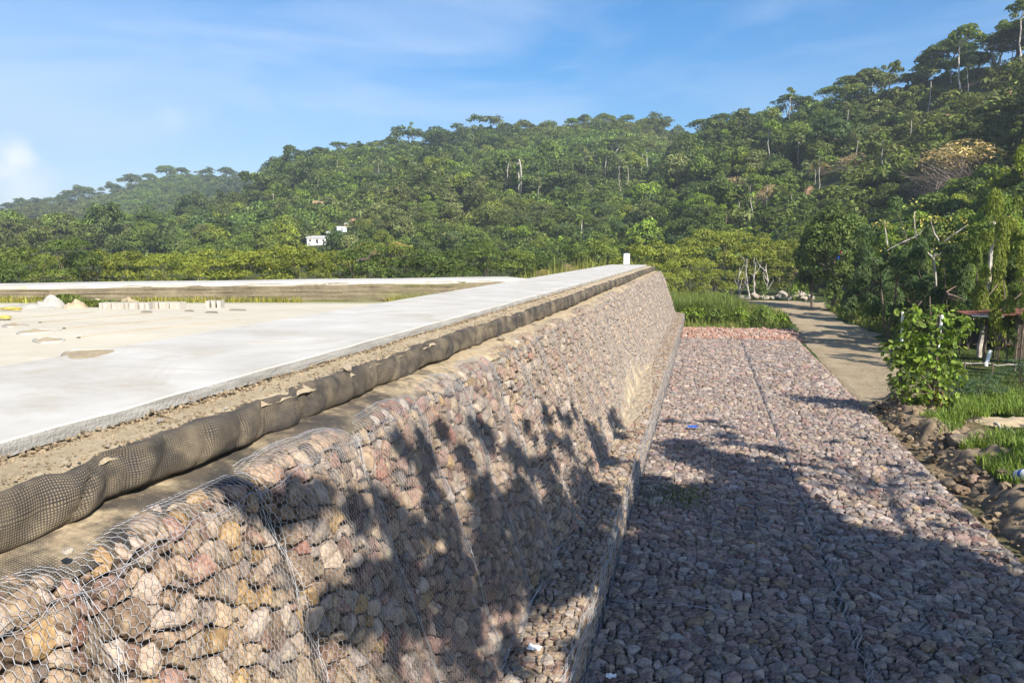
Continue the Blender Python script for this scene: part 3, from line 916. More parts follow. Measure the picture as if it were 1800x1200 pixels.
# the stones sit basket by basket
regs = []
yy = SEAM0 - SEAM * 2
while yy < YEND - .5:
    y1 = min(yy + SEAM, YEND)
    s_ = .130 if yy < 12 else (.145 if yy < 26 else .20)
    regs.append((yy + .012, y1 - .012, .0, WL, s_, 1.12))
    yy = y1
stone_field(gw, WORG, wall_map, regs, rng, 100, pal_wall, .060, .09, lodw)
# dark backing sheet so that gaps between stones stay closed
aa = np.arange(SEAM0 - SEAM * 2, YEND + .01, .4); bbv = np.linspace(0, WL, 14)
A_, B_ = np.meshgrid(aa, bbv, indexing='ij')
V = wall_map(np.stack([A_.ravel(), B_.ravel(), np.full(A_.size, -.055)], 1))
mk('backing', V - WORG, grid_faces(len(aa), len(bbv))[:, ::-1], M_DARK, gw)
# end of the wall
yb = YEND - .02
V = [(-4.3, yb, 4.4)] + [(x, yb, z) for x, z in _P[::2]] + [(-2.33, yb, -.2), (-4.3, yb, -.2)]
V = np.array(V); T = np.array([[len(V) - 1, i, i + 1] for i in range(len(V) - 2)])
mk('end_face', V - WORG, [np.zeros((0, 4), int), T], M_SOIL, gw)

def wires(parent, org, mp, a0, a1, b0, b1, w, hgt, rad, rng, hoff, ribbon=False, cull=None, name='wire_mesh'):
    na = int((a1 - a0) / (w / 2)); nb = int((b1 - b0) / (hgt * .75))
    i, j = np.meshgrid(np.arange(na + 1), np.arange(nb + 1), indexing='ij')
    sg = np.where((i + j) % 2 == 0, 1, -1)
    a = a0 + i * w / 2; b = b0 + j * hgt * .75 + sg * hgt * .125
    a = a + .35 * w * (fbm(a * 3, b * 3, 5) - .5) * 2 + rng.normal(0, .05 * w, a.shape)
    b = np.clip(b + .5 * hgt * (fbm(a * 2.3, b * 2.3, 6) - .5) * 2 + rng.normal(0, .05 * w, a.shape), b0, b1)
    h = hoff + .045 * (fbm(a * 4, b * 4, 9, 2) - .35)
    V = mp(np.stack([a.ravel(), b.ravel(), h.ravel()], 1)).reshape(na + 1, nb + 1, 3)
    E0, E1 = [], []
    E0.append(V[:-1].reshape(-1, 3)); E1.append(V[1:].reshape(-1, 3))
    m = sg[:, :-1] == 1
    E0.append(V[:, :-1][m]); E1.append(V[:, 1:][m])
    tw = np.concatenate([np.full(len(E0[0]), 1.0), np.full(len(E0[1]), 1.55)])
    E0 = np.concatenate(E0); E1 = np.concatenate(E1)
    # keep only what is on the picture or near it
    q = (E0 - np.array([0, 0, CAMZ])) @ RM
    keepm = (q[:, 2] < -.3)
    uu = 900 + FPX * q[:, 0] / -np.minimum(q[:, 2], -.01); vv = 600 - FPX * q[:, 1] / -np.minimum(q[:, 2], -.01)
    keepm &= (uu > -500) & (uu < 2300) & (vv < 1600)
    E0, E1, tw = E0[keepm], E1[keepm], tw[keepm]
    D = E1 - E0; D /= np.linalg.norm(D, axis=1, keepdims=True) + 1e-9
    view = E0 - np.array([-1.0, 0, CAMZ + 1.5]); view /= np.linalg.norm(view, axis=1, keepdims=True)
    A = np.cross(D, np.array([.5, .3, .8])); A /= np.linalg.norm(A, axis=1, keepdims=True) + 1e-9
    B = np.cross(D, A)
    r = (rad * tw)[:, None]
    n = len(E0)
    if ribbon:
        Vv = np.stack([E0 - A * r, E0 + A * r, E1 + A * r, E1 - A * r], 1).reshape(-1, 3)
        F = np.arange(4 * n).reshape(n, 4)
    else:
        o3 = [A * r, (-A * .5 + B * .866) * r, (-A * .5 - B * .866) * r]
        Vv = np.stack([E0 + q_ for q_ in o3] + [E1 + q_ for q_ in o3], 1).reshape(-1, 3)
        base = np.arange(n)[:, None] * 6
        F = np.concatenate([base + np.array([[0, 1, 4, 3]]), base + np.array([[1, 2, 5, 4]]), base + np.array([[2, 0, 3, 5]])])
    return Vv - org, F
rw = np.random.default_rng(5)
parts = [wires(gw, WORG, wall_map, 1.0, 13, .05, WL - .05, .056, .072, .0015, rw, .066),
         wires(gw, WORG, wall_map, 13, 28, .05, WL - .05, .075, .10, .0026, rw, .066, True),
         wires(gw, WORG, wall_map, 28, YEND, .05, WL - .05, .14, .18, .0048, rw, .07, True)]
off = 0; VV = []; FF = []
for V, F in parts:
    VV.append(V); FF.append(F + off); off += len(V)
o = mk('wire_mesh', np.concatenate(VV), np.concatenate(FF), M_WIRE, gw)

def seam(mp, org, pts, nstr, rad, rng, spread=.02, hoff=.085):
    """a bundle of lacing wires along a path given in (a, b)"""
    g = G(); pts = np.asarray(pts, float)
    for k in range(nstr):
        m = len(pts)
        ph = rng.uniform(0, 6.28)
        t_ = np.arange(m)
        ja = spread * np.sin(t_ * .9 + ph) + rng.normal(0, .006, m)
        ja = ja + spread * 1.6 * (vn(t_ * .23, np.full(m, k * 3.1), 9) - .5)
        q = np.column_stack([pts[:, 0] + ja * (1 if np.ptp(pts[:, 1]) > np.ptp(pts[:, 0]) else .3), pts[:, 1] + (ja if np.ptp(pts[:, 0]) > np.ptp(pts[:, 1]) else spread * .6 * np.cos(t_ * 1.1 + ph)), hoff + .02 * np.cos(t_ * .7 + ph) + .012 * k])
        g.tube(mp(q) - org, rad, 4)
    return g
yy = SEAM0 - SEAM
while yy < YEND:
    if yy > 1:
        bl = np.arange(.1, WL - .1, .11 if yy < 16 else .25)
        wob = .10 * (fbm(bl * .7, bl * 0 + yy, 4) - .5)
        g = seam(wall_map, WORG, np.column_stack([yy + wob, bl]), 3 if yy < 16 else 2, .0021 if yy < 16 else .0032, rw, .03, .05)
        link('lacing_wire', g.mesh('lacing_wire', M_WIRE), gw)
    yy += SEAM
al = np.concatenate([np.arange(1.0, 20, .09), np.arange(20, YEND, .3)])
g = seam(wall_map, WORG, np.column_stack([al, .40 + .07 * (vn(al * 1.1, al * 0, 7) - .5)]), 3, .0020, rw, .03, .065)
link('selvedge_wire', g.mesh('selvedge_wire', M_WIRE), gw)

# ledge at the wall foot
LP = [(-2.46, .80), (-2.30, .805), (-1.70, .80), (-1.60, .785), (-1.555, .72), (-1.55, .10), (-1.55, -.1)]
ledge_map, LL = mapper(LP, lambda a, b: .05 * (fbm(a * .6, b, 15) - .5))
LORG = np.array([-1.95, -1, 0])
gl = thing('gabion_ledge', 'narrow stepped stone ledge in wire along the foot of the sloping wall', 'gabion ledge', LORG)
rng = np.random.default_rng(13)
stone_field(gl, LORG, ledge_map, [(3.5, 15, .12, LL, .125, 1.1), (15, 34, .12, LL, .15, 1.1), (34, YEND + .8, .12, LL, .17, 1.1)], rng, 100, pal_ledge, .036, .08, lambda d: 1 if d < 16 else 0)
aa = np.arange(3, YEND + .81, .4); bbv = np.linspace(0, LL, 12)
A_, B_ = np.meshgrid(aa, bbv, indexing='ij')
mk('backing', ledge_map(np.stack([A_.ravel(), B_.ravel(), np.full(A_.size, -.04)], 1)) - LORG, grid_faces(len(aa), len(bbv))[:, ::-1], M_DARK, gl)
V = np.array([(-2.5, YEND + .8, .8), (-1.6, YEND + .8, .8), (-1.53, YEND + .8, .7), (-1.53, YEND + .8, -.2), (-2.5, YEND + .8, -.2)])
mk('end_face', V - LORG, [np.zeros((0, 4), int), np.array([[0, 1, 2], [0, 2, 3], [0, 3, 4]])], M_SOIL, gl)
v1, f1 = wires(gl, LORG, ledge_map, 5, 24, .1, LL - .02, .10, .13, .0022, rw, .05, True)
v2, f2 = wires(gl, LORG, ledge_map, 24, YEND, .1, LL - .02, .14, .18, .0034, rw, .05, True)
mk('wire_mesh', np.concatenate([v1, v2]), np.concatenate([f1, f2 + len(v1)]), M_WIRE, gl)
al = np.concatenate([np.arange(6, 24, .15), np.arange(24, YEND, .4)])
for bq, rr in ((.12, .0045), (.88, .0045), (1.0, .004), (LL - .12, .0035)):
    g = seam(ledge_map, LORG, np.column_stack([al, np.full(len(al), bq)]), 3, rr, rw, .02, .05)
    link('edge_wire', g.mesh('edge_wire', M_WIRE), gl)

# stone apron
AP = [(-1.50, 0.0), (-1.2, 0.0), (0.3, 0.0), (2.4, 0.0), (4.3, 0.0), (5.95, 0.0), (6.03, -.03), (6.08, -.12), (6.10, -.5)]
JX = [2.40]
def apron_e(a, b):
    x = b - 1.5
    e = .09 * (fbm(a * .45, b * .45, 25) - .5)
    for j in JX: e = e - .025 * np.exp(-((x - j) / .09) ** 2)
    return e
apron_map, AL = mapper(AP, apron_e)
AORG = np.array([2.2, 5, 0])
ga = thing('stone_apron', 'wide flat bed of mixed reddish grey stones under wire at the wall foot', 'stone mattress', AORG)
rng = np.random.default_rng(23)
regs = []
lane = [0.0] + [j + 1.5 for j in JX] + [AL - .25]
for k in range(len(lane) - 1):
    b0, b1 = lane[k] + .004, lane[k + 1] - .004
    regs += [(5.0, 20, b0, b1, .16, 1.15), (20, 34, b0, b1, .18, 1.2), (34, 55.2, b0, b1, .22, 1.2)]
stone_field(ga, AORG, apron_map, regs, rng, 100, pal_apron, .055, .09, lambda d: 2 if d < 13 else (1 if d < 22 else 0))
aa = np.arange(4.5, 55.2, .5); bbv = np.linspace(0, AL, 30)
A_, B_ = np.meshgrid(aa, bbv, indexing='ij')
mk('backing', apron_map(np.stack([A_.ravel(), B_.ravel(), np.full(A_.size, -.045)], 1)) - AORG, grid_faces(len(aa), len(bbv))[:, ::-1], M_DARK, ga)
v1, f1 = wires(ga, AORG, apron_map, 9, 24, .05, AL - .1, .11, .14, .0021, rw, .06, True)
v2, f2 = wires(ga, AORG, apron_map, 24, 55, .05, AL - .1, .15, .19, .0034, rw, .06, True)
mk('wire_mesh', np.concatenate([v1, v2]), np.concatenate([f1, f2 + len(v1)]), M_WIRE, ga)
al = np.concatenate([np.arange(8, 26, .14), np.arange(26, 55, .35)])
for j in [2.40, 0.30, 4.35]:
    main = j in JX
    g = seam(apron_map, AORG, np.column_stack([al, j + 1.5 + .06 * (fbm(al * .5, al * 0 + j, 3) - .5)]), 6 if main else 2, .0030 if main else .0025, rw, .075 if main else .04, .05)
    link('seam_wire', g.mesh('seam_wire', M_WIRE), ga)
for ya in np.arange(9, 55, 4.0):
    bl = np.arange(.1, AL - .3, .25)
    g = seam(apron_map, AORG, np.column_stack([ya + .06 * (fbm(bl, bl * 0 + ya, 3) - .5), bl]), 2, .0025, rw, .03, .05)
    link('seam_wire', g.mesh('seam_wire', M_WIRE), ga)
# loose red rubble past the end of the apron
def red_map(ABH):
    a, b, h = ABH[:, 0], ABH[:, 1], ABH[:, 2]
    return np.stack([b, a, .14 * np.clip((a - 54) / 1.5, 0, 1) * (.6 + fbm(a, b, 8)) + h * 1.2], 1)
rt = thing('brick_rubble', 'loose heap of broken red brick at the far end of the stone bed', 'rubble', (2, 58, 0))
rr_ = np.random.default_rng(6)
stone_field(rt, np.array([2, 58, 0.0]), red_map, [(54.6, 60.5, -1.5, 6.4, .21, 1.1)], rr_, 0, pal_red, .09, .15, lambda d: 0)
for c_ in rt.children: c_['kind'] = 'stuff'
rt['kind'] = 'stuff'

# ------------------------------------------------------------------ vegetation
def leaf_cloud(lobes, n, leaf, rng, under=.35, flatn=.0, shape=.5, jit=.55, hexa=False, tonev=.22):
    """leaf-sized faces spread through the shells of a set of lobes (cx,cy,cz,rx,ry,rz)"""
    Lb = np.asarray(lobes, float)
    ar = (Lb[:, 3] * Lb[:, 4] + Lb[:, 3] * Lb[:, 5] + Lb[:, 4] * Lb[:, 5])
    k = rng.choice(len(Lb), n, p=ar / ar.sum())
    d = rng.normal(size=(n, 3)); d /= np.linalg.norm(d, axis=1, keepdims=True)
    flip = (d[:, 2] < 0) & (rng.random(n) > under); d[flip, 2] *= -1
    rad = 1 - np.abs(rng.normal(0, .16, n)); rad = np.clip(rad, .25, 1.05)
    P = Lb[k, :3] + d * Lb[k, 3:] * rad[:, None]
    nn = d / Lb[k, 3:]; nn /= np.linalg.norm(nn, axis=1, keepdims=True)
    nn = nn + rng.normal(0, jit, (n, 3)) + np.array([0, 0, .35 + flatn]); nn /= np.linalg.norm(nn, axis=1, keepdims=True)
    t = rng.normal(size=(n, 3)); t -= (t * nn).sum(1, keepdims=True) * nn; t /= np.linalg.norm(t, axis=1, keepdims=True)
    b = np.cross(nn, t)
    s = (leaf * rng.uniform(.6, 1.4, n))[:, None]
    w = s * shape
    lobtone = rng.uniform(.78, 1.22, len(Lb))
    tone = lobtone[k] * np.exp(rng.normal(0, tonev, n))
    col = np.stack([tone * rng.uniform(.9, 1.15, n), tone, tone * rng.uniform(.8, 1.1, n)], 1)
    if hexa:
        V = np.stack([P - t * s, P - t * s * .35 + b * w, P + t * s * .45 + b * w * .8, P + t * s - nn * s * .25, P + t * s * .45 - b * w * .8, P - t * s * .35 - b * w], 1)
        F = np.concatenate([np.arange(n)[:, None] * 6 + np.array([[0, 1, 2, 3]]), np.arange(n)[:, None] * 6 + np.array([[0, 3, 4, 5]])])
        return V.reshape(-1, 3), F, np.concatenate([col, col])
    V = np.stack([P - t * s, P + b * w, P + t * s - nn * s * .2, P - b * w], 1)
    return V.reshape(-1, 3), np.arange(4 * n).reshape(n, 4), col

def spread_lobes(rng, n, R, H, z0, flat=.6, lr=(.35, .55), dome=True):
    L = []
    for i in range(n):
        a = i * 2.399 + rng.uniform(-.4, .4); q = math.sqrt((i + .5) / n) * rng.uniform(.8, 1.05)
        x, y = R * .72 * q * math.cos(a), R * .72 * q * math.sin(a)
        z = z0 + H * ((1 - q * q) if dome else rng.uniform(.2, 1)) * rng.uniform(.75, 1.1)
        r = R * rng.uniform(*lr)
        L.append((x, y, z, r, r * rng.uniform(.8, 1.1), r * flat * rng.uniform(.8, 1.2)))
    return L

def limb(p0, p1, rng, bend=.12, n=6):
    p0, p1 = np.array(p0, float), np.array(p1, float)
    t = np.linspace(0, 1, n)[:, None]
    L = np.linalg.norm(p1 - p0)
    w = rng.normal(0, bend * L, 3) * np.array([1, 1, .3])
    return p0 * (1 - t) + p1 * t + np.sin(t * math.pi) * w + rng.normal(0, .012 * L, (n, 3)) * (t > 0) * (t < 1)

def trunk_geo(lobes, rng, th, r0, nb=6, forks=1, base=-.6):
    g = G()
    top = np.array([rng.normal(0, .04 * th), rng.normal(0, .04 * th), th])
    stems = []
    for f in range(forks):
        q = top + np.array([math.cos(f * 2.4), math.sin(f * 2.4), 0]) * (forks > 1) * th * .22
        st = limb((0, 0, base), q, rng, .025)
        g.tube(st, np.linspace(r0, r0 * .6, len(st)) / (1 if forks == 1 else 1.4), 7)
        stems.append(q)
    idx = rng.permutation(len(lobes))[:nb]
    for k in idx:
        L = lobes[k]; q = stems[int(np.argmin([np.hypot(L[0] - s_[0], L[1] - s_[1]) for s_ in stems]))]
        br = limb(q, (L[0], L[1], L[2] + L[5] * .1), rng, .08)
        g.tube(br, np.linspace(r0 * .5, r0 * .1, len(br)), 5)
    return g

LIB = {}
def make_kind(kind, i, rng):
    if kind == 'round':
        lob = spread_lobes(rng, 13, 3.6, 3.4, 2.6, .75, (.30, .48)); n, lf = 2200, .25
        tr = trunk_geo(lob, rng, 3.6, .22)
    elif kind == 'umbrella':
        lob = spread_lobes(rng, 15, 5.0, 2.6, 6.4, .50, (.24, .38)); n, lf = 2200, .26
        tr = trunk_geo(lob, rng, 4.6, .30, 9, 2)
    elif kind == 'slender':
        lob = spread_lobes(rng, 7, 2.4, 1.8, 7.4, .6, (.34, .5)); n, lf = 800, .25
        tr = trunk_geo(lob, rng, 7.0, .13, 6)
    elif kind == 'thin':
        lob = spread_lobes(rng, 5, 1.6, 3.0, 4.6, .8, (.34, .5)); n, lf = 500, .24
        tr = trunk_geo(lob, rng, 5.5, .085, 5)
    elif kind == 'bamboo':
        lob = []
        for k in range(11):
            a = k * 2.399 + rng.uniform(-.3, .3); q = math.sqrt((k + .5) / 11)
            rr0 = rng.uniform(1.1, 1.75)
            lob.append((3.0 * q * math.cos(a), 3.0 * q * math.sin(a), 6.9 - 3.6 * q ** 1.8 + rng.normal(0, .45), rr0, rr0 * rng.uniform(.9, 1.2), rr0 * rng.uniform(.55, .8)))
        for k in range(6):
            a = k * 1.05 + rng.uniform(-.3, .3); rr0 = rng.uniform(.8, 1.3)
            lob.append((3.1 * math.cos(a), 3.1 * math.sin(a), rng.uniform(.8, 2.6), rr0, rr0, rr0 * .8))
        n, lf = 4200, .20
        tr = G()
        for k in range(9):
            a = rng.uniform(0, 6.28); st = limb((.5 * math.cos(a), .5 * math.sin(a), -.3), (2 * math.cos(a), 2 * math.sin(a), 6), rng, .04)
            tr.tube(st, np.linspace(.06, .02, len(st)), 5)
    elif kind == 'bush':
        lob = spread_lobes(rng, 8, 1.15, .75, .45, .75, (.34, .55)); n, lf = 620, .115
        tr = trunk_geo(lob, rng, .4, .05, 5, base=-.15)
    elif kind == 'weeping':
        lob = []
        for k in range(26):
            a = rng.uniform(0, 6.28); q = math.sqrt(rng.random())
            lob.append((4.2 * q * math.cos(a), 4.2 * q * math.sin(a), 6.6 - 4.2 * q * q + rng.normal(0, .8), rng.uniform(.5, 1.1), rng.uniform(.5, 1.1), rng.uniform(.35, .8)))
        n, lf = 15000, .135
        tr = trunk_geo(lob, rng, 3.6, .16, 14, 2)
    elif kind == 'dense':
        lob = spread_lobes(rng, 22, 4.6, 5.0, 4.2, .8, (.24, .36)) + spread_lobes(rng, 10, 4.4, 1.5, 2.4, .7, (.22, .32), False); n, lf = 11000, .18
        tr = trunk_geo(lob, rng, 3.6, .3, 10)
    elif kind == 'airy':
        lob = []
        for k in range(20):
            a = rng.uniform(0, 6.28); q = math.sqrt(rng.random())
            lob.append((2.6 * q * math.cos(a), 2.6 * q * math.sin(a), rng.uniform(2.2, 9.0) - 2.2 * q, rng.uniform(.5, 1.0), rng.uniform(.5, 1.0), rng.uniform(.3, .6)))
        n, lf = 7000, .14
        tr = trunk_geo(lob, rng, 5.0, .14, 6)
    elif kind == 'dry':
        g = G(); m = 260
        for k in range(m):
            a = rng.uniform(0, 6.28); el = rng.uniform(.25, 1.4); L = rng.uniform(1.0, 2.4)
            st = limb((rng.normal(0, .5), rng.normal(0, .5), 0), (L * math.cos(a) * math.cos(el) + rng.normal(0, .5), L * math.sin(a) * math.cos(el) + rng.normal(0, .5), L * math.sin(el)), rng, .12, 4)
            g.tube(st, np.linspace(.008, .003, 4), 3)
        lob = spread_lobes(rng, 9, 1.8, 1.2, .7, .75, (.34, .5))
        V, F, c = leaf_cloud(lob, 1500, .10, rng, shape=.3, tonev=.3)
        me = mesh_data('dry_crown', V, F, M_LEAF, tint=c)
        return me, g.mesh('dry_stems', M_TWIG)
    elif kind == 'palm':
        g = G(); st = limb((0, 0, -.3), (.3, .1, 4.2), rng, .03); trk = G(); trk.tube(st, np.linspace(.17, .13, len(st)), 8)
        V = []; F = []; cc = []
        for k in range(20):
            a = k * 2.399; el = .95 - .075 * k
            for sgn in (-1, 1):
                L = 2.6; m = 14; tq = np.linspace(.08, 1, m)
                x = L * tq * math.cos(el); z = 4.2 + L * tq * math.sin(el) - 1.5 * tq ** 2.2
                for q in range(m - 1):
                    wv = .42 * math.sin(tq[q] * 2.6 + .25)
                    p = np.array([x[q] * math.cos(a) + .3, x[q] * math.sin(a) + .1, z[q]]); d = np.array([math.cos(a), math.sin(a), -.3])
                    sd = np.array([-math.sin(a), math.cos(a), -.45]) * sgn
                    V += [p, p + d * .13, p + sd * wv + d * .36 + (0, 0, -.1), p + sd * wv * .95 + d * .28 + (0, 0, -.1)]
                    F.append([len(V) - 4, len(V) - 3, len(V) - 2, len(V) - 1]); t_ = .8 + .4 * rng.random() + (k > 14) * .5; cc.append((t_ * 1.1, t_, t_ * .8))
        return mesh_data('palm_crown', V, np.array(F), M_LEAF, tint=np.array(cc)), trk.mesh('palm_trunk', M_BARK)
    V, F, c = leaf_cloud(lob, n, lf, rng, under=.12 if kind == 'bamboo' else .35, shape=.32 if kind in ('bamboo', 'weeping', 'airy') else .5, flatn=.3 if kind in ('weeping', 'airy') else 0)
    bark = M_DARKBARK if kind in ('round', 'dense', 'weeping', 'bush', 'bamboo', 'airy') else M_BARK
    me = mesh_data(kind + '_crown', V, F, M_LEAF, tint=c)
    return me, tr.mesh(kind + '_trunk', bark)

def lib(kind, i):
    if (kind, i) not in LIB:
        LIB[(kind, i)] = make_kind(kind, i, np.random.default_rng(abs(hash_name(kind)) + i * 7))
    return LIB[(kind, i)]
def hash_name(s_):
    v = 7
    for ch in s_: v = (v * 31 + ord(ch)) % 99991
    return v

GREEN = {k: (v[0] * 1.95, v[1] * 1.92, v[2] * 1.25) for k, v in dict(dark=(0.046, 0.068, 0.022), mid=(0.068, 0.098, 0.028), fresh=(0.085, 0.125, 0.026), olive=(0.092, 0.115, 0.026), blue=(0.040, 0.064, 0.034),
             yellow=(0.125, 0.135, 0.032), grey=(0.085, 0.10, 0.055), brown=(0.20, 0.16, 0.11), pinkish=(0.19, 0.15, 0.13), straw=(0.20, 0.16, 0.085), bam=(0.105, 0.122, 0.028), bamd=(0.070, 0.092, 0.028)).items()}
def plant(name, kind, var, loc, sc, label, cat='tree', group=None, tone='mid', rz=None, trunkname='trunk', crownname='crown', jitter=.12):
    cm, tm = lib(kind, var)
    t = thing(name, label, cat, loc, random.uniform(0, 6.28) if rz is None else rz, sc, group)
    c = link(crownname, cm, t); w = link(trunkname, tm, t)
    col = np.array(GREEN[tone]) * (1 + random.uniform(-jitter, jitter))
    c.color = (*col, 1)
    return t

def on_ground(u, v, dist=None):
    """where the line of sight meets the terrain (or the terrain below it at a given range)"""
    d = ray(u, v); hd = math.hypot(d[0], d[1])
    if dist is not None:
        x, y = d[0] / hd * dist, d[1] / hd * dist
        return np.array([x, y, float(height(x, y))])
    r = np.arange(40, 900, 1.5)
    x, y, z = d[0] / hd * r, d[1] / hd * r, CAMZ + d[2] / hd * r
    hh = height(x, y)
    m = np.nonzero(z <= hh)[0]
    if len(m) == 0:
        k = int(np.argmin(z - hh)) if True else 0
        k = int(np.argmax(np.where(r > 150, hh / r, -9)))
    else:
        k = m[0]
    return np.array([x[k], y[k], hh[k]])

# --- named landmarks on the slopes, used to say where a tree stands
MARKS = [((594, 408), 'the pale blue house'), ((558, 358), 'the roofless brick house'), ((572, 424), 'the long white shed'), ((1023, 405), 'the palm'), ((820, 398), 'the orange earth scar'),
         ((912, 330), 'the three-stemmed white trunk'), ((1102, 455), 'the white post'), ((1225, 235), 'the forked tree on the right skyline'), ((1645, 100), 'the domed skyline tree'),
         ((1470, 430), 'the big dark tree by the road'), ((1690, 300), 'the large brown dry thicket'), ((722, 245), 'the mushroom-shaped skyline tree'), ((1125, 350), 'the leafy tree above the bamboo'),
         ((260, 405), 'the wide dark tree over the bamboo'), ((1320, 350), 'the bare grey saplings'), ((1095, 205), 'the rounded summit'), ((320, 305), 'the left hilltop'), ((1480, 215), 'the leaning white trunk'), ((60, 530), 'the grey sand heap'), ((1545, 240), 'the red soil slip')]
ORD = ['nearest', 'second', 'third', 'fourth', 'fifth', 'sixth', 'seventh', 'eighth', 'ninth', 'tenth', 'eleventh', 'twelfth', 'thirteenth', 'fourteenth', 'fifteenth', 'sixteenth', 'seventeenth', 'eighteenth', 'nineteenth', 'twentieth']
PENDING = []
def later_label(o, desc, uv):
    PENDING.append((o, desc, uv))
def flush_labels():
    by = {}
    for o, desc, (u, v) in PENDING:
        best = min(MARKS, key=lambda m: math.hypot((m[0][0] - u), (m[0][1] - v) * 1.3))
        du, dv = u - best[0][0], v - best[0][1]
        if abs(du) > abs(dv) * 1.3: w = 'left of' if du < 0 else 'right of'
        else: w = 'above' if dv < 0 else 'below'
        by.setdefault((desc, w, best[1]), []).append((math.hypot(du, dv), o))
    for (desc, w, m), L in by.items():
        L.sort(key=lambda q: q[0])
        for k, (_, o) in enumerate(L):
            if len(L) == 1: o['label'] = f'{desc} standing {w} {m}'
            else: o['label'] = f'{desc}, {ORD[min(k, 19)]} {w} {m}' if k else f'{desc}, nearest one {w} {m}'

TAKEN = []; SIGHT = []; BARE = []
def on_ridge(u):
    d = ray(u, 437); hd = math.hypot(d[0], d[1]); r = np.arange(150, 900, 2.0)
    x, y = d[0] / hd * r, d[1] / hd * r; hh = height(x, y)
    k = int(np.argmax((hh - CAMZ) / r)); k = max(0, k - 2)
    return np.array([x[k], y[k], hh[k] - .5])
def skyline(u, vtop, wpx, kind, tone, desc, label=None, drop=0, v_on=False):
    """a tree on or near the ridge whose top reaches vtop"""
    cands = None
    base = on_ground(u, vtop + wpx * .55 + drop) if label and v_on else on_ridge(u)
    dist = math.hypot(base[0], base[1])
    width = wpx / FPX * dist
    natural = {'umbrella': 9.4, 'round': 7.0, 'slender': 4.6, 'dense': 9.2, 'airy': 5.2}[kind]
    zt = {'umbrella': 9.6, 'round': 8.2, 'slender': 10.2, 'dense': 11.0, 'airy': 9.2}[kind]
    s_ = width / natural
    d = ray(u, vtop); ztop = CAMZ + d[2] / math.hypot(d[0], d[1]) * dist
    sz = (ztop - base[2]) / zt
    sz = float(np.clip(sz, s_ * .5, s_ * 1.9))
    o = plant('ridge_tree', kind, random.randrange(3), base, (s_, s_, sz), label or '', 'tree', 'trees on the skyline', tone)
    if not label: later_label(o, desc, (u, vtop))
    TAKEN.append((base[0], base[1], width * .2))
    return o
SK = [(75, 350, 22, 'umbrella', 'dark'), (152, 341, 42, 'round', 'dark'), (118, 348, 26, 'round', 'mid'), (205, 330, 30, 'round', 'dark'), (237, 314, 42, 'umbrella', 'dark'), (268, 310, 26, 'round', 'mid'), (300, 297, 38, 'umbrella', 'mid'), (325, 296, 26, 'umbrella', 'dark'), (368, 302, 26, 'umbrella', 'dark'), (404, 299, 36, 'umbrella', 'dark'), (430, 302, 24, 'round', 'dark'), (462, 303, 26, 'umbrella', 'mid'), (22, 363, 30, 'round', 'dark'), (478, 291, 18, 'slender', 'grey'),
      (534, 266, 34, 'umbrella', 'dark'), (566, 256, 42, 'umbrella', 'dark'), (600, 252, 44, 'umbrella', 'mid'), (642, 250, 24, 'round', 'mid'), (667, 243, 30, 'umbrella', 'dark'), (690, 236, 36, 'round', 'dark'), (760, 240, 26, 'round', 'mid'), (783, 228, 34, 'round', 'dark'), (805, 232, 30, 'umbrella', 'dark'), (830, 226, 38, 'umbrella', 'mid'), (862, 224, 30, 'umbrella', 'mid'), (889, 213, 34, 'round', 'dark'), (930, 217, 30, 'round', 'mid'), (962, 211, 28, 'round', 'mid'), (1003, 207, 30, 'round', 'fresh'), (1025, 198, 30, 'round', 'dark'), (1060, 201, 36, 'round', 'mid'), (1098, 201, 34, 'round', 'mid'), (1130, 206, 34, 'round', 'fresh'), (1160, 216, 34, 'round', 'mid'), (1186, 229, 30, 'round', 'mid'), (915, 221, 16, 'slender', 'dark'),
      (1264, 200, 56, 'umbrella', 'dark'), (1300, 198, 52, 'round', 'dark'), (1336, 190, 44, 'round', 'mid'), (1378, 168, 58, 'umbrella', 'dark'), (1408, 164, 44, 'round', 'dark'), (1446, 153, 50, 'umbrella', 'mid'), (1475, 134, 44, 'umbrella', 'dark'), (1512, 122, 52, 'umbrella', 'dark'), (1548, 124, 36, 'round', 'grey'), (1580, 130, 46, 'round', 'dark'), (1605, 112, 46, 'umbrella', 'mid'), (1682, 84, 56, 'round', 'mid'), (1700, 88, 60, 'round', 'dark'), (1728, 62, 84, 'umbrella', 'dark'), (1792, 40, 100, 'umbrella', 'dark')]
for (u, v, w, kd, tn) in SK:
    if kd == 'umbrella' and u < 950 and w < 45 and u not in (600, 830): kd = 'round'
    shp = {'umbrella': 'flat-topped', 'round': 'rounded', 'slender': 'slender'}[kd]
    skyline(u, v, w, kd, tn, f'{shp} tree on the skyline')
skyline(723, 229, 52, 'umbrella', 'mid', '', 'mushroom-shaped tree with pale trunk rising above the middle skyline')
skyline(1228, 210, 64, 'umbrella', 'mid', '', 'spreading tree with white forked trunk where the two ridges meet')
skyline(1646, 62, 100, 'dense', 'dark', '', 'big domed dark tree on the right skyline with sky showing through')
skyline(1765, 32, 96, 'dense', 'dark', '', 'tallest domed dark tree at the top of the right ridge')
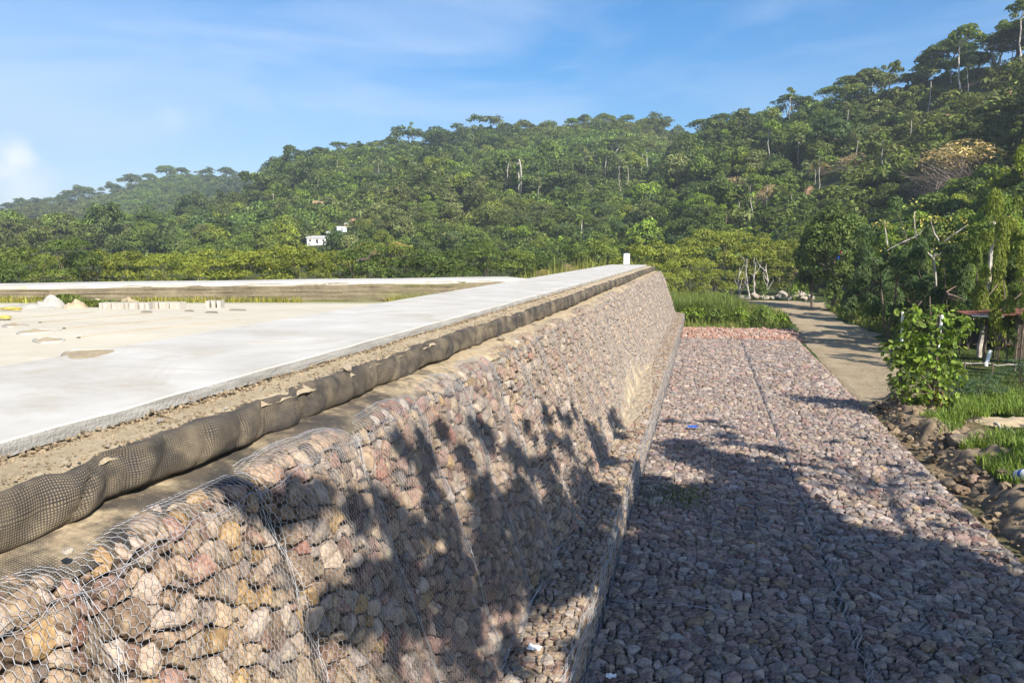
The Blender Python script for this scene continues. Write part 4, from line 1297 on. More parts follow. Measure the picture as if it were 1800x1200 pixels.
for (u, v, w, kd, tn, lab) in [(1125, 325, 62, 'dense', 'fresh', 'tall leafy bright green tree rising above the bamboo grove'), (262, 378, 92, 'dense', 'dark', 'wide dark tree with a broad crown rising over the bamboo row'), (1080, 243, 60, 'umbrella', 'dark', 'broad dark flat-crowned tree high on the middle slope'),
                               (905, 272, 90, 'umbrella', 'dark', 'wide dark crown over the three white trunks'), (640, 305, 60, 'umbrella', 'dark', 'broad dark tree alone on the upper middle slope'), (1210, 330, 62, 'dense', 'dark', 'dark bushy tree on the slope right of the leafy one'), (1700, 318, 95, 'dense', 'fresh', 'leafy fresh green tree below the brown dry thicket')]:
    skyline(u, v, w, kd, tn, '', lab, drop=0, v_on=True)

# pale trunks scattered over the slopes
PT = [(912, 352, 46), (945, 358, 34), (886, 338, 46), (1030, 322, 38), (1062, 320, 44), (1092, 340, 40), (1103, 333, 36), (1140, 308, 44), (1127, 312, 34), (1094, 300, 26), (722, 258, 26), (557, 340, 22), (593, 303, 20), (667, 312, 22), (480, 365, 26), (720, 400, 22), (800, 365, 20),
      (1484, 236, 34), (1388, 215, 34), (1300, 392, 46), (1326, 388, 52), (1312, 380, 40), (1345, 372, 44), (1405, 304, 42), (1440, 332, 40), (1434, 326, 30), (1266, 348, 30), (1632, 200, 50), (1690, 172, 90), (1704, 168, 40), (1792, 130, 80), (1776, 110, 44), (1760, 108, 40), (1553, 170, 30), (1392, 372, 34), (1500, 300, 40), (1550, 300, 36), (1600, 250, 34), (1672, 160, 30), (1268, 290, 26), (1785, 280, 34), (1645, 330, 34), (1658, 340, 30)]
for k, (u, v, hpx) in enumerate(PT):
    base = on_ground(u, v)
    dist = math.hypot(base[0], base[1])
    hm = hpx / FPX * dist
    kd = 'slender' if hm > 9 else 'thin'
    hm = min(hm, 11.5)
    sc = hm / (7.2 if kd == 'slender' else 5.2)
    sc = float(np.clip(sc, .5, 1.7))
    o = plant('slope_tree', kd, k % 3, base, sc, '', 'tree', 'pale-trunked trees on the slopes', 'grey' if k % 2 else 'mid')
    if k == 0: o['label'] = 'three-stemmed tree with bright white trunks on the middle slope'
    elif (u, v) == (1484, 236): o['label'] = 'leaning white trunk below the right skyline'
    else: later_label(o, 'pale-trunked tree with a small crown', (u, v - hpx))
    TAKEN.append((base[0], base[1], 1.5))
    for q in range(1, 8): SIGHT.append((base[0] * (1 - q * 2.6 / dist), base[1] * (1 - q * 2.6 / dist), 1.5))
# two more stems of the three-stemmed tree belong to it
tt_ = [o for o in C.objects if o.get('label', '').startswith('three-stemmed')][0]
for a in (-1, 1):
    g = G(); st = limb((a * .15, 0, -.2), (a * 1.6, a * .6, 7.4), np.random.default_rng(5 + a), .04); g.tube(st, np.linspace(.2, .12, len(st)), 6)
    link('trunk', g.mesh('fork_stem', M_BARK), tt_)

# dry thickets
for (u, v, w, tn, lab) in [(1690, 300, 150, 'brown', 'large brown leafless thicket on the right slope'), (1640, 330, 80, 'pinkish', 'smaller pinkish dry thicket at the lower left edge of the large brown one'), (1290, 330, 60, 'pinkish', 'pinkish bare thicket behind the grey saplings'), (1350, 345, 62, 'pinkish', 'grey-pink bare scrub among the pale saplings'), (1500, 290, 66, 'pinkish', 'purple-brown bare scrub in the middle of the right slope'), (1440, 300, 46, 'brown', 'small brown scrub on the right slope under pale trunks'), (700, 398, 26, 'brown', 'small dark brown dead bush on the lower middle slope'),
                           (640, 436, 60, 'straw', 'straw-coloured dry scrub behind the bamboo row'), (700, 434, 56, 'straw', 'pale dry scrub right of the bamboo row'), (1000, 470, 36, 'pinkish', 'pinkish dead shrub behind the walkway'), (955, 478, 34, 'straw', 'dry straw shrub near the far corner of the walkway')]:
    base = on_ground(u, v + w * .25) if v < 420 else on_ground(u, v, 92 if v < 450 else 74)
    dist = math.hypot(base[0], base[1]); s_ = w / FPX * dist / 3.8
    if v >= 420: base[2] = max(base[2], 6 - (v + w * .35 - 437) / FPX * dist)
    o = plant('dry_thicket', 'dry', random.randrange(3), base, (s_, s_, s_ * .85), lab, 'thicket', 'dry thickets', tn, crownname='twigs', trunkname='stems')
    TAKEN.append((base[0], base[1], s_ * 1.2))

# palm on the slope
b = on_ground(1024, 414); dist = math.hypot(b[0], b[1])
plant('palm_tree', 'palm', 0, b, 44 / FPX * dist / 6.0, 'single small palm with drooping fronds on the lower slope', 'palm', None, 'fresh', crownname='fronds')
TAKEN.append((b[0], b[1], 4))

# houses on the hill
def house(name, label, u, v, wpx, hpx, wall, roofm, rz=0, windows=2, roofless=False, flatroof=False):
    b = on_ground(u, v); dist = math.hypot(b[0], b[1]); w = wpx / FPX * dist; h = hpx / FPX * dist; dp = w * .6
    face = -math.atan2(b[0], b[1])
    t = thing(name, label, 'house', b, face + rz)
    g = G(); th = .2
    for c_, d_ in (((0, -dp / 2, h / 2 - .3), (w, th, h + .6)), ((0, dp / 2, h / 2 - .3), (w, th, h + .6)), ((-w / 2 + th / 2, 0, h / 2 - .3), (th, dp - th, h + .6)), ((w / 2 - th / 2, 0, h / 2 - .3), (th, dp - th, h + .6))):
        g.box(c_, d_)
    link('wall', g.mesh('wall', wall), t)
    if not roofless:
        g = G()
        if flatroof: g.box((0, 0, h + .1), (w * 1.08, dp * 1.1, .18))
        else:
            hw, hd = w * .56, dp * .62
            V = [(-hw, -hd, h - .1), (hw, -hd, h - .1), (hw, hd, h + w * .10), (-hw, hd, h + w * .10)]
            V += [(x, y, z + .12) for x, y, z in V]
            g.add(V, [[0, 3, 2, 1], [4, 5, 6, 7], [0, 1, 5, 4], [1, 2, 6, 5], [2, 3, 7, 6], [3, 0, 4, 7]])
        link('roof', g.mesh('roof', roofm), t)
    for k in range(windows):
        g = G(); x = (k + .5) / windows * w - w / 2
        g.box((x, -dp / 2 - .1, h * .55), (w * .12, .06, h * .36)); link('window', g.mesh('window', M_DARK), t)
    g = G(); g.box((w * .02, -dp / 2 - .1, h * .36), (w * .1, .06, h * .72)); link('door', g.mesh('door', M_DARK), t)
    TAKEN.append((b[0], b[1], w * .75))
    dirc = -b[:2] / dist
    for q in range(1, 14): (TAKEN if q < 6 else SIGHT).append((b[0] + dirc[0] * w * .6 * q, b[1] + dirc[1] * w * .6 * q, w * .55))
    return t
M_PALEB = flat('pale_blue_plaster', (0.60, 0.70, 0.76), 0.8, 0.05, 2)
M_ZINC = flat('weathered_zinc', (0.46, 0.45, 0.43), 0.6, 0.15, 2)
house('hillside_house', 'pale blue box-shaped house on the lower slope', 600, 409, 17, 8, M_PALEB, M_ZINC, .2, 1, flatroof=True)
house('hillside_house', 'brown brick house with grey sheet roof just below the pale blue one', 588, 417, 24, 7, M_BRICK, M_ZINC, -.1, 3)
house('hillside_shed', 'long low whitish shed with grey roof beside the bamboo', 557, 430, 32, 10, M_WHITE, M_ZINC, 0, 3)
house('hillside_house', 'roofless tan brick house higher on the slope', 558, 363, 18, 9, M_BRICK, M_BRICK, .15, 1, True)
house('hillside_hut', 'tiny tan hut above the pale blue house', 610, 402, 8, 6, M_BRICK, M_ZINC, 0, 1)
house('hillside_hut', 'tiny white and brown hut half hidden between trees uphill', 601, 373, 6, 6, M_BRICK, M_RED, 0, 1)
house('hillside_shed', 'low grey sheet-roofed shed at the right end of the hamlet', 618, 426, 20, 5, M_ZINC, M_ZINC, .1, 1)

# bare red earth patches on the slopes
M_REDEARTH = flat('red_earth', (0.34, 0.20, 0.115), 0.95, 0.3, 1)
for (u, v, w, h_) in [(820, 400, 7, 16), (1545, 238, 44, 8), (1420, 338, 24, 7), (1710, 148, 34, 6), (1770, 165, 18, 6), (622, 388, 20, 4), (553, 411, 20, 3), (1660, 205, 20, 4), (1395, 205, 14, 4)]:
    b = on_ground(u, v); dist = math.hypot(b[0], b[1]); wm = w / FPX * dist * .36; hm = h_ / FPX * dist * .55
    n = 15; a = np.linspace(-1, 1, n)
    d = b[:2] / dist; q = np.array([d[1], -d[0]])
    A_, B_ = np.meshgrid(a, a, indexing='ij')
    sq = np.sqrt(np.maximum(1e-6, np.maximum(np.abs(A_), np.abs(B_)) ** 2 / np.maximum(A_ ** 2 + B_ ** 2, 1e-6)))
    Ar, Br = A_ * sq, B_ * sq
    rag = .8 + .4 * vn(A_ * 3 + u, B_ * 3, 2)
    x = b[0] + q[0] * Ar * wm * rag + d[0] * Br * max(hm * 1.6, 3.0) * rag; y = b[1] + q[1] * Ar * wm * rag + d[1] * Br * max(hm * 1.6, 3.0) * rag
    z = height(x, y) + .5 * (1 - np.maximum(np.abs(A_), np.abs(B_)) ** 2) + (Br * hm * .3)
    o = mk('bare_earth', np.stack([x, y, z], -1).reshape(-1, 3), grid_faces(n, n), M_REDEARTH, smooth=True); o['kind'] = 'structure'
    for k in range(3):
        SIGHT.append((b[0] - d[0] * k * 4, b[1] - d[1] * k * 4, max(wm, 2) * 1.0))

# ------------------------------------------------------------------ hillside forest
def free(x, y, r, T=None):
    for (a, b, c) in (TAKEN if T is None else T):
        if (a - x) ** 2 + (b - y) ** 2 < (c + r) ** 2: return False
    return True
fr = np.random.default_rng(101)
pos = []
# jittered world grid over the slopes, coarser farther away
for (r0, r1, sp) in ((70, 170, 4.6), (170, 300, 5.0), (300, 460, 5.8), (460, 660, 8.0), (660, 850, 8.6)):
    n = int(2300 / sp)
    i, j = np.meshgrid(np.arange(-n // 2, n // 2), np.arange(0, n // 2), indexing='ij')
    x = (i + .5 * (j % 2) + fr.uniform(-.42, .42, i.shape)) * sp; y = (j + fr.uniform(-.42, .42, i.shape)) * sp
    x, y = x.ravel(), y.ravel(); r = np.hypot(x, y); u = col_of(x, y)
    m = (r >= r0) & (r < r1) & (u > -260) & (u < 2150) & (y > 20)
    pos.append(np.column_stack([x[m], y[m]]))
pos = np.concatenate(pos)
z = height(pos[:, 0], pos[:, 1]); r = np.hypot(pos[:, 0], pos[:, 1])
onhill = z > 1.2 + 0.004 * r
z2 = height(pos[:, 0] * 1.03, pos[:, 1] * 1.03)
front = z2 > z - 1.6                     # slope facing here, or just over the crest
m = onhill & front & (r > 78)
pos = np.column_stack([pos, z])[m]
ok = np.array([free(p[0], p[1], 1.2) for p in pos])
pos = pos[ok]; r = np.hypot(pos[:, 0], pos[:, 1]); u = col_of(pos[:, 0], pos[:, 1])
# bigger trees gather in stands, low growth between them
stand = fbm(pos[:, 0] / 26, pos[:, 1] / 26, 41, 2)
zone = fbm(pos[:, 0] / 70, pos[:, 1] / 70, 141, 2)
scale = np.clip(.36 + 2.2 * (stand - .36), .32, 1.3) * fr.uniform(.7, 1.3, len(pos))
brush = (stand < .40)                      # low bright brush without big crowns
scale[brush] *= .75
sg_ = np.array([not free(p[0], p[1], 1.0, SIGHT) for p in pos])
scale[sg_] = np.minimum(scale[sg_], .30)
uv = np.array([project(p + [0, 0, 3])[:2] for p in pos])
inview = (uv[:, 0] > 4) & (uv[:, 0] < 1796) & (uv[:, 1] > 10)
sizepx = scale * 7 / r * FPX
order = np.argsort(-np.where(inview & (scale > .5), sizepx * fr.uniform(.7, 1.3, len(pos)), 0))
NIND = 130
indiv = set(order[:NIND].tolist())
tones = ['mid', 'dark', 'fresh', 'olive', 'blue', 'mid', 'fresh', 'grey']
desc_t = dict(mid='mid-green', dark='dark green', fresh='fresh green', olive='olive green', blue='blue-green', grey='grey-green', yellow='yellowish')
for k in order[:NIND]:
    p = pos[k]
    kd = ['round', 'round', 'dense', 'slender', 'round', 'airy'][fr.integers(6)]
    tn = tones[fr.integers(len(tones))]
    if kd == 'slender' and uv[k][0] < 1000: kd = 'round'
    s_ = float(scale[k]) * {'round': 1.0, 'dense': .72, 'slender': .9, 'airy': .85}[kd]
    o = plant('slope_tree', kd, int(fr.integers(3)), p - [0, 0, .3], (s_ * fr.uniform(.9, 1.15), s_ * fr.uniform(.9, 1.15), s_ * fr.uniform(.85, 1.25)), '', 'tree', 'trees on the right and middle slopes', tn)
    big = 'big' if sizepx[k] > 66 else ('medium' if sizepx[k] > 48 else 'small')
    later_label(o, f"{big} {desc_t[tn]} {'loose-crowned' if kd == 'airy' else 'slim' if kd == 'slender' else 'bushy'} tree", uv[k])

# the rest of the forest reads as one mass
def template(kind, i, n, leaf):
    rng = np.random.default_rng(900 + i * 13 + len(kind) * 7)
    if kind == 'round': lob = spread_lobes(rng, 8, 3.6, 3.0, 3.2, .8, (.36, .52))
    elif kind == 'flat': lob = spread_lobes(rng, 8, 4.2, 1.6, 5.6, .42, (.32, .46))
    elif kind == 'tall': lob = spread_lobes(rng, 6, 2.4, 2.2, 6.0, .75, (.36, .5))
    else: lob = spread_lobes(rng, 5, 2.0, 1.0, .7, .7, (.4, .6))
    return leaf_cloud(lob, n, leaf, rng, tonev=.28)
rest = np.array([k for k in range(len(pos)) if k not in indiv and not (brush[k] and k % 3)])
VV, FF, TT, off = [], [], [], 0
toneC = np.array([GREEN[t] for t in ('mid', 'dark', 'fresh', 'olive', 'blue', 'mid', 'dark', 'grey', 'mid', 'dark')])
def scatter(P, S_, kinds, n, leaf, rng, zs=(.85, 1.25), tone=None):
    global off
    kk = rng.integers(0, len(kinds), len(P))
    for q, kd in enumerate(kinds):
        for v_ in range(3):
            m_ = np.nonzero((kk == q) & (np.arange(len(P)) % 3 == v_))[0]
            if not len(m_): continue
            V, F, c = template(kd, v_, n, leaf)
            a = rng.uniform(0, 6.28, len(m_)); ca, sa = np.cos(a)[:, None], np.sin(a)[:, None]
            s_ = S_[m_][:, None]; zz_ = s_ * rng.uniform(*zs, (len(m_), 1))
            X = P[m_, 0:1] + (V[None, :, 0] * ca - V[None, :, 1] * sa) * s_
            Y = P[m_, 1:2] + (V[None, :, 0] * sa + V[None, :, 1] * ca) * s_
            Z = P[m_, 2:3] + V[None, :, 2] * zz_ - .3
            st_ = fbm(P[m_, 0] / 26, P[m_, 1] / 26, 41, 2); zn_ = fbm(P[m_, 0] / 70, P[m_, 1] / 70, 141, 2)
            base = toneC[rng.integers(0, len(toneC), len(m_))]
            wt = np.clip((.43 - st_) * 6, 0, .85)[:, None]; base = base * (1 - wt) + np.array([[.140, .220, .040]]) * wt
            wd = np.clip((st_ - .52) * 6, 0, .8)[:, None]; base = base * (1 - wd) + np.array([[.072, .104, .034]]) * wd
            wz = np.clip((zn_ - .5) * 3, 0, .5)[:, None]; base = base * (1 - wz) + np.array([[.155, .155, .048]]) * wz
            base = base * rng.uniform(.8, 1.2, (len(m_), 1))
            VV.append(np.stack([X, Y, Z], -1).reshape(-1, 3))
            FF.append((F[None] + (np.arange(len(m_)) * len(V))[:, None, None] + off).reshape(-1, 4)); off += len(m_) * len(V)
            TT.append((base[:, None] * c[None]).reshape(-1, 3))
rr2 = r[rest]
near = rest[rr2 < 230]; midd = rest[(rr2 >= 230) & (rr2 < 400)]; farr = rest[rr2 >= 400]
scatter(pos[near], scale[near], ['round', 'round', 'tall', 'flat'], 900, .25, fr)
scatter(pos[midd], scale[midd], ['round', 'round', 'round', 'round', 'tall', 'flat'], 460, .36, fr)
scatter(pos[farr], scale[farr], ['round', 'round', 'round', 'flat'], 300, .44, fr)
# understorey between the crowns
up = np.concatenate([pos + np.column_stack([fr.normal(0, 2.2 + .9 * q, (len(pos), 2)), np.zeros(len(pos))]) for q in range(3)])
up[:, 2] = height(up[:, 0], up[:, 1])
up = up[np.array([free(p[0], p[1], -.6) for p in up])]
scatter(up, fr.uniform(.6, 1.7, len(up)) , ['low'], 90, .34, fr)
o = mk('hillside_forest', np.concatenate(VV), np.concatenate(FF), M_LEAFS, tint=np.clip(np.concatenate(TT), 0, .6))
tag(o, 'dense mixed green forest covering the hill slopes', 'forest', None, 'stuff')

# ------------------------------------------------------------------ bamboo row and plants of the middle distance
def row(px, kind, cat, group, name, descs):
    for k, (u, vt, dist, tone, lab) in enumerate(px):
        b = on_ground(u, 500, dist)
        zt = CAMZ + ray(u, vt)[2] / math.hypot(*ray(u, vt)[:2]) * dist
        H = {'bamboo': 8.0, 'bush': 1.7, 'weeping': 7.4, 'dense': 11.0, 'round': 8.2, 'airy': 9.2}[kind]
        s_ = (zt - b[2]) / H
        sx = s_ * random.uniform(.95, 1.25)
        plant(name, kind, k % 4, b, (sx, sx * random.uniform(.9, 1.1), s_), lab, cat, group, tone, crownname='foliage' if kind in ('bamboo', 'bush') else 'crown', trunkname='stems' if kind in ('bamboo', 'bush') else 'trunk')
us = [-60, -5, 45, 95, 140, 185, 228, 270, 315, 360, 405, 450, 495, 540, 590, 640, 690, 740, 790, 845, 900, 950, 1000, 1048]
tops = [432, 438, 424, 440, 418, 424, 432, 440, 434, 428, 432, 438, 430, 426, 424, 428, 434, 430, 428, 424, 430, 428, 424, 418]
tn_ = ['mid', 'dark', 'mid', 'olive', 'dark', 'olive', 'olive', 'olive', 'olive', 'olive', 'olive', 'yellow', 'olive', 'olive', 'olive', 'dark', 'mid', 'dark', 'dark', 'dark', 'mid', 'dark', 'dark', 'mid']
rowl = []
for k, (u_, v_) in enumerate(zip(us, tops)):
    col_n = {'olive': 'olive-yellow', 'mid': 'mid-green', 'dark': 'dark green', 'yellow': 'pale yellow-brown'}[tn_[k]]
    near_ = min(MARKS, key=lambda m_: abs(m_[0][0] - u_) + 0.3 * abs(m_[0][1] - v_))
    w = 'left of' if near_[0][0] > u_ + 6 else ('right of' if near_[0][0] < u_ - 6 else 'in line with')
    rowl.append((u_, v_ - random.uniform(-9, 7), 96 + random.uniform(-12, 12), {'olive': 'bam', 'yellow': 'bam', 'mid': 'bamd'}.get(tn_[k], tn_[k]), f'{col_n} bamboo clump {ORD[k] if k else "first"} from the left in the row behind the far wall' if k < 20 else f'{col_n} bamboo clump {ORD[24 - k - 1] if k < 23 else "last"} from the right in the row behind the far wall'))
row(rowl, 'bamboo', 'bamboo', 'bamboo clumps in a row behind the far wall', 'bamboo_clump', None)
grove = [(a_, b_, c_, {'olive': 'bam', 'yellow': 'bam', 'mid': 'bamd'}[d_], e_) for a_, b_, c_, d_, e_ in [(1118, 428, 92, 'olive', 'bamboo clump standing directly behind the white post'), (1160, 415, 104, 'olive', 'first tall olive bamboo clump right of the white post'), (1205, 408, 108, 'olive', 'tall olive bamboo clump behind the reeds at the end of the stone wall'), (1250, 398, 110, 'olive', 'tallest olive bamboo clump in the middle of the grove'), (1296, 402, 112, 'olive', 'olive bamboo clump behind the bare white stems'), (1340, 404, 114, 'yellow', 'yellowish bamboo clump just right of the bare white stems'), (1380, 412, 112, 'olive', 'olive bamboo clump at the right end of the grove beside the big dark tree'), (1180, 455, 96, 'olive', 'lower olive bamboo clump in front of the grove near the wall end'), (1250, 458, 99, 'olive', 'low arching bamboo clump in front of the grove above the reeds'),
         (1410, 385, 130, 'mid', 'green bamboo clump peeping out behind the big dark tree')]]
row(grove, 'bamboo', 'bamboo', 'bamboo clumps of the grove beside the road', 'bamboo_clump', None)

# bare white stems in front of the grove
for k, (u, vb, hpx, lab) in enumerate([(1318, 492, 68, 'tallest bare white sapling in front of the bamboo grove'), (1331, 490, 62, 'bare white sapling just right of the tallest'), (1306, 488, 48, 'bare forked white sapling left of the tallest'), (1340, 488, 54, 'thin bare sapling at the right end of the white stems')]):
    b = on_ground(u, vb, 101 + k * .6); H = hpx / FPX * 101
    t = thing('bare_sapling', lab, 'sapling', b, group='bare white saplings by the bamboo grove')
    rg = np.random.default_rng(k + 60)
    g = G(); st = limb((0, 0, -.2), (rg.normal(0, .4), 0, H), rg, .05, 8); g.tube(st, np.linspace(.11, .04, 8), 6); link('trunk', g.mesh('sapling_trunk', M_BARK), t)
    for q in range(6):
        g = G(); p0 = st[2 + q % 5]; p1 = p0 + np.array([rg.normal(0, .8), rg.normal(0, .5), rg.uniform(.8, 2.0)]); bb_ = limb(p0, p1, rg, .08, 5); g.tube(bb_, np.linspace(.045, .012, 5), 5); link('branch', g.mesh('sapling_branch', M_BARK), t)

# near trees on the right
def tree_at(name, u, vtop, vb_dist, kind, var, wpx, tone, label, **k):
    b = on_ground(u, 560, vb_dist)
    zt = CAMZ + ray(u, vtop)[2] / math.hypot(*ray(u, vtop)[:2]) * vb_dist
    H = {'bamboo': 8.0, 'bush': 1.7, 'weeping': 7.4, 'dense': 11.0, 'round': 8.2, 'airy': 9.2, 'thin': 8}[kind]
    Wd = {'bamboo': 7.6, 'bush': 2.9, 'weeping': 9.5, 'dense': 10.4, 'round': 7.4, 'airy': 5.8, 'thin': 3.4}[kind]
    s_ = wpx / FPX * vb_dist / Wd
    return plant(name, kind, var, b, (s_, s_, (zt - b[2]) / H), label, k.pop('cat', 'tree'), None, tone, **k)
tree_at('shady_tree', 1462, 340, 86, 'dense', 0, 150, 'dark', 'big dark dense tree beside the bend of the dirt road')
tree_at('shady_tree', 1425, 372, 90, 'dense', 1, 82, 'dark', 'dark leafy tree leaning over the road bend, left of the biggest one')
tree_at('feathery_tree', 1562, 388, 58, 'weeping', 0, 150, 'blue', 'feathery blue-green tree right of the dark tree')
tree_at('feathery_tree', 1640, 402, 53, 'weeping', 1, 140, 'blue', 'feathery blue-green tree behind the bright shrub')
tree_at('feathery_tree', 1705, 398, 56, 'weeping', 2, 110, 'mid', 'feathery green tree behind the thin pale trunk')
tree_at('willowy_tree', 1775, 322, 50, 'weeping', 0, 120, 'olive', 'tall willowy yellow-green tree at the right edge over the red roof')
tree_at('willowy_tree', 1822, 340, 44, 'weeping', 1, 120, 'olive', 'willowy olive tree cut by the right edge of the view')
tree_at('leafy_tree', 1580, 372, 74, 'airy', 0, 110, 'fresh', 'loose fresh green tree behind the feathery ones')
tree_at('leafy_tree', 1672, 350, 80, 'dense', 2, 120, 'mid', 'full green tree behind the yellow-leaved branches')
tree_at('leafy_tree', 1748, 316, 78, 'dense', 0, 110, 'fresh', 'sunlit fresh green tree beneath the brown dry thicket')
tree_at('leafy_tree', 1520, 402, 96, 'airy', 1, 80, 'mid', 'thin green tree between the dark tree and the feathery ones')
for k, (u, v, dd, w, tn, lab) in enumerate([(1462, 482, 84, 46, 'dark', 'dark round bush at the bend of the road under the big dark tree'), (1530, 520, 66, 60, 'mid', 'green bush on the right verge of the road'), (1490, 522, 74, 50, 'fresh', 'sunlit low bush on the road verge near the white boulders'), (1572, 516, 60, 56, 'blue', 'bluish bush under the feathery trees'), (1625, 520, 56, 60, 'dark', 'shaded bush behind the bright shrub'), (1690, 525, 52, 56, 'dark', 'shaded bush behind the soil mound'), (1760, 505, 50, 70, 'olive', 'olive bush behind the red roof'), (1335, 488, 98, 34, 'dark', 'small dark bush in front of the bare white saplings'), (1404, 480, 100, 40, 'fresh', 'fresh green bush in the grass behind the white boulders'), (1660, 612, 34, 26, 'mid', 'small green bush at the root of the bright shrub'),
        (1220, 532, 66, 60, 'fresh', 'first bush on the bank beyond the red rubble, next to the wall'), (1262, 536, 65, 56, 'mid', 'second bush on the bank beyond the red rubble'), (1300, 534, 65, 54, 'fresh', 'third bush on the bank beyond the red rubble'), (1340, 534, 66, 58, 'mid', 'fourth bush on the bank beyond the red rubble, largest'), (1374, 542, 64, 40, 'fresh', 'last bush on the bank beyond the red rubble, beside the road'), (1238, 518, 72, 50, 'mid', 'bush between the reeds and the bank'), (1282, 516, 76, 46, 'mid', 'bush on the near side of the white boulders')]):
    tree_at('bush', u, v, dd, 'bush', k % 4, w, tn, lab, cat='bush', crownname='foliage', trunkname='stems')
for k, (u, v, dd, w, kd, tn, lab) in enumerate([(1600, 440, 64, 110, 'dense', 'dark', 'dark shaded tree crown low behind the feathery trees'), (1690, 430, 60, 120, 'dense', 'dark', 'dark low tree filling the gap behind the thin pale trunk'), (1790, 430, 56, 120, 'dense', 'dark', 'dark shaded tree behind the shed at the right edge'), (1735, 375, 66, 110, 'weeping', 'mid', 'green drooping tree between the yellow-leaved and the willowy tree'), (1535, 440, 72, 90, 'dense', 'blue', 'dark bluish tree between road bend and feathery trees'), (1800, 480, 47, 80, 'weeping', 'dark', 'dark drooping branches right above the red roof')]):
    tree_at('shady_tree' if kd == 'dense' else 'willowy_tree', u, v, dd, kd, k % 3, w, tn, lab)
# leaning, half bare tree with yellow leaves
b = on_ground(1655, 560, 60)
t = thing('yellow_leaved_tree', 'half bare leaning tree with pale branches and few yellow leaves on the right', 'tree', b)
rg = np.random.default_rng(77); g = G(); ends = []
def pt(u, v, dist): d = ray(u, v); return np.array([0, 0, CAMZ]) + d / math.hypot(d[0], d[1]) * dist - b
st = limb((0, 0, -.3), pt(1640, 452, 57.5), rg, .04, 7); g.tube(st, np.linspace(.13, .08, 7), 6); link('trunk', g.mesh('leaning_trunk', M_BARK), t)
for (p0, p1) in [((1640, 452), (1690, 426)), ((1690, 426), (1742, 392)), ((1640, 452), (1648, 436)), ((1652, 428), (1636, 385)), ((1640, 452), (1610, 415)), ((1652, 430), (1700, 395)), ((1610, 415), (1632, 395)), ((1610, 415), (1608, 372)), ((1640, 440), (1655, 425)), ((1560, 430), (1555, 388)), ((1610, 415), (1560, 440))]:
    g = G(); bb_ = limb(pt(*p0, 57.5), pt(*p1, 57.2), rg, .05, 6); g.tube(bb_, np.linspace(.06, .025, 6), 5); link('branch', g.mesh('pale_branch', M_BARK), t); ends.append(bb_[-1]); ends.append(bb_[3])
lob = [(*(e + rg.normal(0, .25, 3)), .7, .7, .6) for e in ends]
V, F, c = leaf_cloud(lob, 420, .11, rg, shape=.45)
o = mk('leaves', V, F, M_LEAF, t, tint=c); o.color = (.36, .33, .08, 1)
# thin pale trunk tree
b = on_ground(1727, 545, 52); H = 7.6
t = thing('thin_pale_tree', 'thin straight pale trunk rising behind the soil mound', 'tree', b)
g = G(); st = limb((0, 0, -.2), (.25, 0, H), rg, .015, 10); g.tube(st, np.linspace(.15, .09, 10), 7); link('trunk', g.mesh('straight_trunk', M_BARK), t)
V, F, c = leaf_cloud(spread_lobes(rg, 6, 1.8, 1.0, 6.4, .6, (.3, .5)), 900, .14, rg, shape=.35); o = mk('crown', V, F, M_LEAF, t, tint=c); o.color = (*GREEN['mid'], 1)

# broad-leaved bright shrub beside the road, with stakes
b = at_z(1636, 722, .3)
t = thing('broad_leaved_shrub', 'bright green broad-leaved shrub growing beside the road edge of the stone bed', 'shrub', b)
def spx(u, v, dy=0.0):
    d = ray(u, v); return np.array([0, 0, CAMZ]) + d * ((b[1] + dy) / d[1]) - b
rg = np.random.default_rng(31)
for (p0, p1, r_) in [((1636, 722), (1648, 600), .055), ((1648, 600), (1652, 545), .035), ((1640, 690), (1600, 600), .035), ((1600, 600), (1596, 545), .02), ((1600, 610), (1560, 620), .02), ((1645, 640), (1690, 580), .025), ((1640, 660), (1670, 690), .03), ((1640, 650), (1610, 650), .02), ((1690, 580), (1700, 575), .015), ((1640, 690), (1590, 690), .02)]:
    g = G(); bb_ = limb(spx(*p0), spx(*p1, rg.uniform(-.3, .3)), rg, .04, 6); g.tube(bb_, np.linspace(r_, r_ * .6, 6), 5); link('stem', g.mesh('shrub_stem', M_DARKBARK), t)
lob = []
for (u, v, w) in [(1597, 552, 20), (1612, 572, 24), (1590, 590, 22), (1575, 622, 24), (1600, 618, 28), (1630, 612, 24), (1655, 600, 26), (1648, 570, 20), (1665, 548, 14), (1640, 545, 12), (1690, 575, 20), (1704, 583, 12), (1680, 600, 20), (1590, 650, 28), (1625, 650, 26), (1660, 640, 26), (1612, 685, 22), (1655, 680, 26), (1582, 690, 18), (1640, 705, 20), (1605, 635, 28), (1560, 612, 14), (1672, 665, 22)]:
    p = spx(u, v, rg.uniform(-.5, .5)); rr_ = w / FPX * np.linalg.norm(p + b - [0, 0, CAMZ]); lob.append((*p, rr_, rr_ * 1.2, rr_ * .9))
V, F, c = leaf_cloud(lob, 1300, .10, rg, under=.6, shape=.62, hexa=True, tonev=.3, jit=.85)
o = mk('leaves', V, F, M_LEAF, t, tint=c); o.color = (.155, .225, .035, 1)
